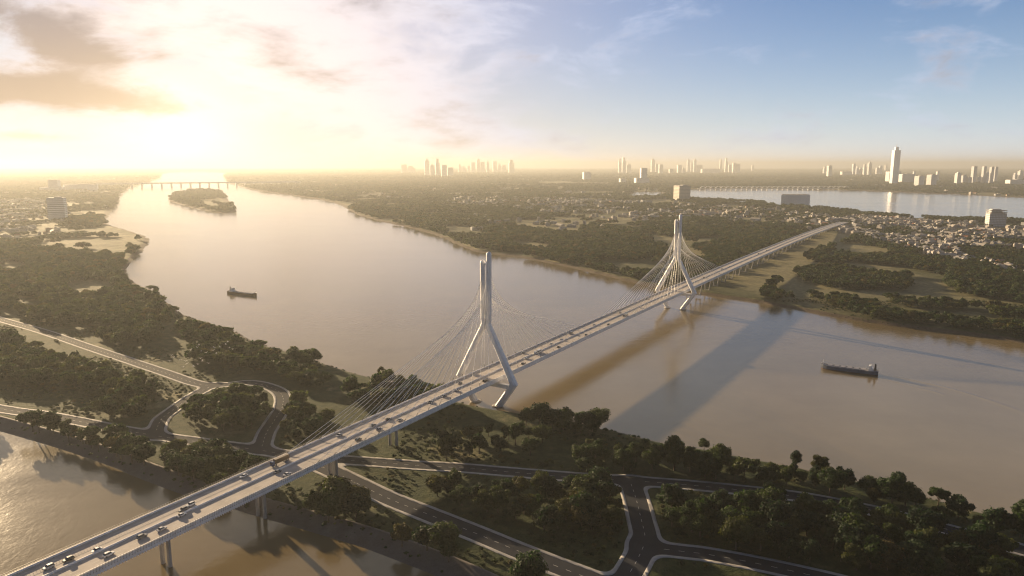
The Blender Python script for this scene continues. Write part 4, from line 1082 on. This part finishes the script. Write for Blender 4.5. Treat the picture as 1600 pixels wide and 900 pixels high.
def tower_block(u0, u1, vt, vb, label, mat=0, style="slab", depth=.7, rz=0.0, group=None, cat="building", name="tower_block"):
    uc = (u0 + u1) / 2; p = at(uc, vb, 5.0); dist = p[1]
    W = (u1 - u0) / F * dist; r = ray(uc, vt); h = H + r[2] * dist / r[1] - 5.0
    D = W * depth; o_ = MB()
    root = tag(empty(name, (p[0], p[1], 4.0), rz), label, cat, group)
    rf = MB()
    if style == "slab":
        o_.box((0, 0, h / 2), (W, D, h)); rf.box((0, 0, h + 1), (W * .96, D * .94, 2.0)); rf.box((W * .1, 0, h + 4), (W * .35, D * .5, 5))
    elif style == "stepped":
        o_.box((0, 0, h * .39), (W, D, h * .78)); o_.box((-W * .08, 0, h * .89), (W * .62, D * .7, h * .22)); rf.box((-W * .08, 0, h + 1), (W * .5, D * .6, 2)); rf.box((0, 0, h * .78 + .8), (W * .98, D * .98, 1.6))
    elif style == "slim":
        o_.box((0, 0, h * .46), (W, D, h * .92)); o_.box((0, 0, h * .96), (W * .5, D * .5, h * .09)); rf.box((0, 0, h * .92 + .8), (W * .9, D * .9, 1.6)); rf.tube([(0, 0, h), (0, 0, h * 1.1)], [W * .05, W * .01], 6)
    elif style == "podium":
        o_.box((0, 0, h * .2), (W, D, h * .4)); o_.box((W * .12, 0, h * .7), (W * .45, D * .6, h * .62)); rf.box((0, 0, h * .4 + 1), (W * .98, D * .98, 2)); rf.box((W * .12, 0, h * 1.01 + .6), (W * .4, D * .5, 3))
    elif style == "curved":
        n = 14; R = W * .9
        for k in range(n):
            a = (k - (n - 1) / 2) / n * 1.0; o_.box((R * math.sin(a), R * (1 - math.cos(a)) * .8, h / 2), (W * 1.02 / n * 1.12, D, h * (1.0 if k % 3 else 1.03)), 0, a * .8)
            rf.box((R * math.sin(a), R * (1 - math.cos(a)) * .8, h * 1.03 + .8), (W / n * .8, D * .8, 1.6), 0, a * .8)
    o_.build("wall", FA[mat], root); rf.build("roof", M_ROOFT, root)
    if style == "bands": pass
    return root, W, D, h
# four nearer ones with floors one can see
def banded(u0, u1, vt, vb, label, mat, style, depth, rz, floors):
    root, W, D, h = tower_block(u0, u1, vt, vb, label, mat, style, depth, rz)
    mb = MB()
    for f in range(floors): mb.box((0, 0, h * (f + .55) / floors), (W + 1.2, D + 1.2, h / floors * .34))
    mb.build("balcony_band", M_W1, root)
banded(80, 103, 309, 344, "pale slab tower above the town at the left edge", 0, "slab", .7, .3, 12)
tower_block(68, 97, 281, 300, "broad white building with a central block behind the left-hand town", 0, "podium", .7, .2)
tower_block(104, 150, 288, 299, "long low white building between the left-hand town and the river", 0, "slab", .25, .35)
banded(1055, 1075, 290, 314, "square beige tower at the lake's near corner, behind the far bridge tower", 2, "slab", .8, .35, 11)
tower_block(1219, 1264, 304, 322, "wide curved hotel block standing before the lake", 0, "curved", .3, 0.0)
banded(1543, 1566, 327, 354, "grey tower with rounded top on the lake shore, right of the town", 1, "stepped", .75, -.25, 10)
tower_block(911, 922, 269, 282, "small pale block alone on the plain, mid-picture", 0, "slab", .8, .2)
tower_block(992, 1013, 263, 288, "large pale slab tower between the plain and the lake", 0, "podium", .6, .1)
tower_block(968, 977, 279, 287, "low pale block beside the large slab tower on the plain", 0, "slab", .8, .2)
tall, W_, D_, h_ = tower_block(1391, 1401, 230, 289, "tallest glass tower of the skyline, twin slabs side by side", 3, "slim", .7, .1)
tower_block(1385, 1404, 268, 286, "grey block at the foot of the tallest glass tower", 1, "slab", .5, .1)
tower_block(1405, 1426, 272, 287, "wide grey block just right of the tallest tower's foot", 1, "slab", .5, .1)
tower_block(1430, 1441, 275, 292, "white-edged block on the far lake shore, left one of two", 0, "slab", .8, .3)
tower_block(1449, 1460, 273, 292, "white-edged block on the far lake shore, right one of two", 0, "slab", .8, .3)
tower_block(1574, 1602, 281, 290, "low pale slab on the far shore at the right edge", 0, "slab", .4, .0)
tower_block(1096, 1123, 264, 272, "low long pale hall in the middle skyline", 0, "slab", .4, .0)
tower_block(1314, 1329, 268, 276, "low pale hall left of the tallest tower", 0, "slab", .5, .0)
SKY = {"skyline above the left plain": [(627, 636, 257, 272), (637, 648, 259, 272), (664, 671, 249, 275), (672, 679, 257, 276), (681, 687, 248, 277), (690, 698, 258, 278), (699, 708, 262, 277), (716, 721, 256, 271), (722, 728, 260, 271), (730, 734, 259, 270), (736, 742, 254, 271), (745, 750, 248, 271), (751, 757, 253, 271), (760, 764, 252, 271), (770, 776, 252, 270), (778, 783, 256, 270), (784, 790, 258, 270), (795, 803, 250, 272)],
       "skyline behind the large slab tower": [(966, 970, 248, 272), (972, 977, 246, 272), (979, 985, 256, 272), (1017, 1022, 248, 271), (1024, 1028, 256, 271), (1029, 1035, 257, 273), (1045, 1051, 264, 273), (1058, 1064, 258, 272), (1066, 1070, 262, 272)],
       "skyline above the far bridge tower": [(1073, 1077, 249, 271), (1079, 1082, 254, 270), (1083, 1087, 248, 271), (1088, 1096, 258, 271), (1124, 1127, 248, 270), (1132, 1136, 247, 271), (1138, 1142, 258, 271), (1144, 1149, 255, 272), (1150, 1155, 256, 272), (1174, 1177, 258, 269)],
       "skyline left of the tallest tower": [(1286, 1290, 260, 273), (1292, 1298, 259, 278), (1331, 1335, 256, 275), (1337, 1341, 260, 275), (1342, 1346, 262, 275), (1348, 1352, 257, 276), (1355, 1360, 253, 276), (1368, 1372, 262, 274), (1373, 1377, 259, 274), (1382, 1386, 257, 269)],
       "skyline on the far lake shore": [(1462, 1466, 268, 284), (1426, 1429, 268, 280), (1492, 1499, 269, 289), (1501, 1508, 274, 288), (1509, 1516, 277, 288), (1517, 1523, 260, 287), (1525, 1531, 276, 287), (1533, 1538, 260, 287), (1539, 1543, 268, 287), (1545, 1550, 261, 287), (1551, 1556, 261, 286), (1583, 1588, 270, 283), (1590, 1596, 266, 283)]}
ORD = "first second third fourth fifth sixth seventh eighth ninth tenth eleventh twelfth thirteenth fourteenth fifteenth sixteenth seventeenth eighteenth nineteenth twentieth".split()
for gname, L in SKY.items():
    L = sorted(L)
    for i, (a, c, t, bb) in enumerate(L):
        st = ["slab", "stepped", "slim", "slab"][int(hash2(np.array([int(a)]), np.array([int(t)]), 3)[0] * 3.99)]
        sz = "slim" if c - a < 5 else "broad"
        tower_block(a, c, t, bb, "%s hazy tower, %s from left in the %s" % (sz, ORD[i], gname), int(a) % 2 * 3 if sz == "slim" else int(a) % 2, st, .8, .2, gname)

# two long low bridges far off
def far_bridge(P0, P1, zd, hd, wid, n, label, arches=False):
    A, B = at(*P0)[:2], at(*P1)[:2]; L = float(np.linalg.norm(B - A)); d = (B - A) / L; a = math.atan2(d[1], d[0])
    r = tag(empty("arch_viaduct" if arches else "road_bridge", (A[0], A[1], 0), a), label, "bridge")
    mb = MB(); mb.box((L / 2, 0, zd), (L, wid, hd)); mb.box((L / 2, -wid / 2, zd + hd * .8), (L, .8, hd * .7)); mb.box((L / 2, wid / 2, zd + hd * .8), (L, .8, hd * .7)); mb.build("deck", M_CONC, r)
    for i in range(n):
        x = L * (i + .5) / n; mb = MB(); w0 = L / n * (.1 if not arches else .08)
        mb.loft([[(x + q * w0 * k, t * wid * .32 * k, z) for q, t in ((-1, -1), (1, -1), (1, 1), (-1, 1))] for z, k in ((-4, 1.15), (4, 1.1), (zd - hd, .95), (zd - hd * .4, 1.5))]); mb.build("pier", M_CONC, r)
        if arches and i < n - 1:
            mb = MB(); x2 = L * (i + 1.5) / n; pts = [((x + x2) / 2 - (x2 - x) / 2 * math.cos(t), 0, zd + 3 + math.sin(t) * 22) for t in np.linspace(0, math.pi, 9)]
            for y in (-wid / 2, wid / 2): mb.tube([(p[0], y, p[2]) for p in pts], 2.2, 5)
            mb.build("arch", M_STEEL, r)
far_bridge((150, 294), (470, 290), 44, 9, 30, 22, "long low bridge across the river under the sun, behind the wooded island")
far_bridge((1090, 297), (1330, 296.5), 12, 4, 14, 30, "white viaduct of low arches along the lake's far shore", True)

# ------------------------------------------------------------------ haze over the whole valley
m = bpy.data.materials.new("haze"); m.use_nodes = True; nt = m.node_tree; nt.nodes.clear()
o = N(nt, "ShaderNodeOutputMaterial"); pv_ = N(nt, "ShaderNodeVolumePrincipled"); nt.links.new(pv_.outputs[0], o.inputs["Volume"])
pv_.inputs["Color"].default_value = (.49, .50, .49, 1); pv_.inputs["Density"].default_value = 6e-5; pv_.inputs["Anisotropy"].default_value = .40
m.cycles.homogeneous_volume = True
mb = MB(); mb.box((0, 22000, 236), (110000, 70000, 484)); hz_ = mb.build("haze", m); tag(hz_, kind="stuff")

# ------------------------------------------------------------------ render settings
scene.view_settings.view_transform = "Standard"; scene.view_settings.look = "None"
scene.view_settings.exposure = 1.55; scene.view_settings.gamma = 1.0
scene.render.engine = "CYCLES"
cy = scene.cycles
cy.filter_width = 1.2; cy.use_denoising = True; cy.denoiser = "OPENIMAGEDENOISE"; cy.denoising_input_passes = "RGB_ALBEDO_NORMAL"
cy.max_bounces = 6; cy.diffuse_bounces = 2; cy.glossy_bounces = 3; cy.transmission_bounces = 2; cy.volume_bounces = 1; cy.transparent_max_bounces = 8
cy.sample_clamp_indirect = 8.0
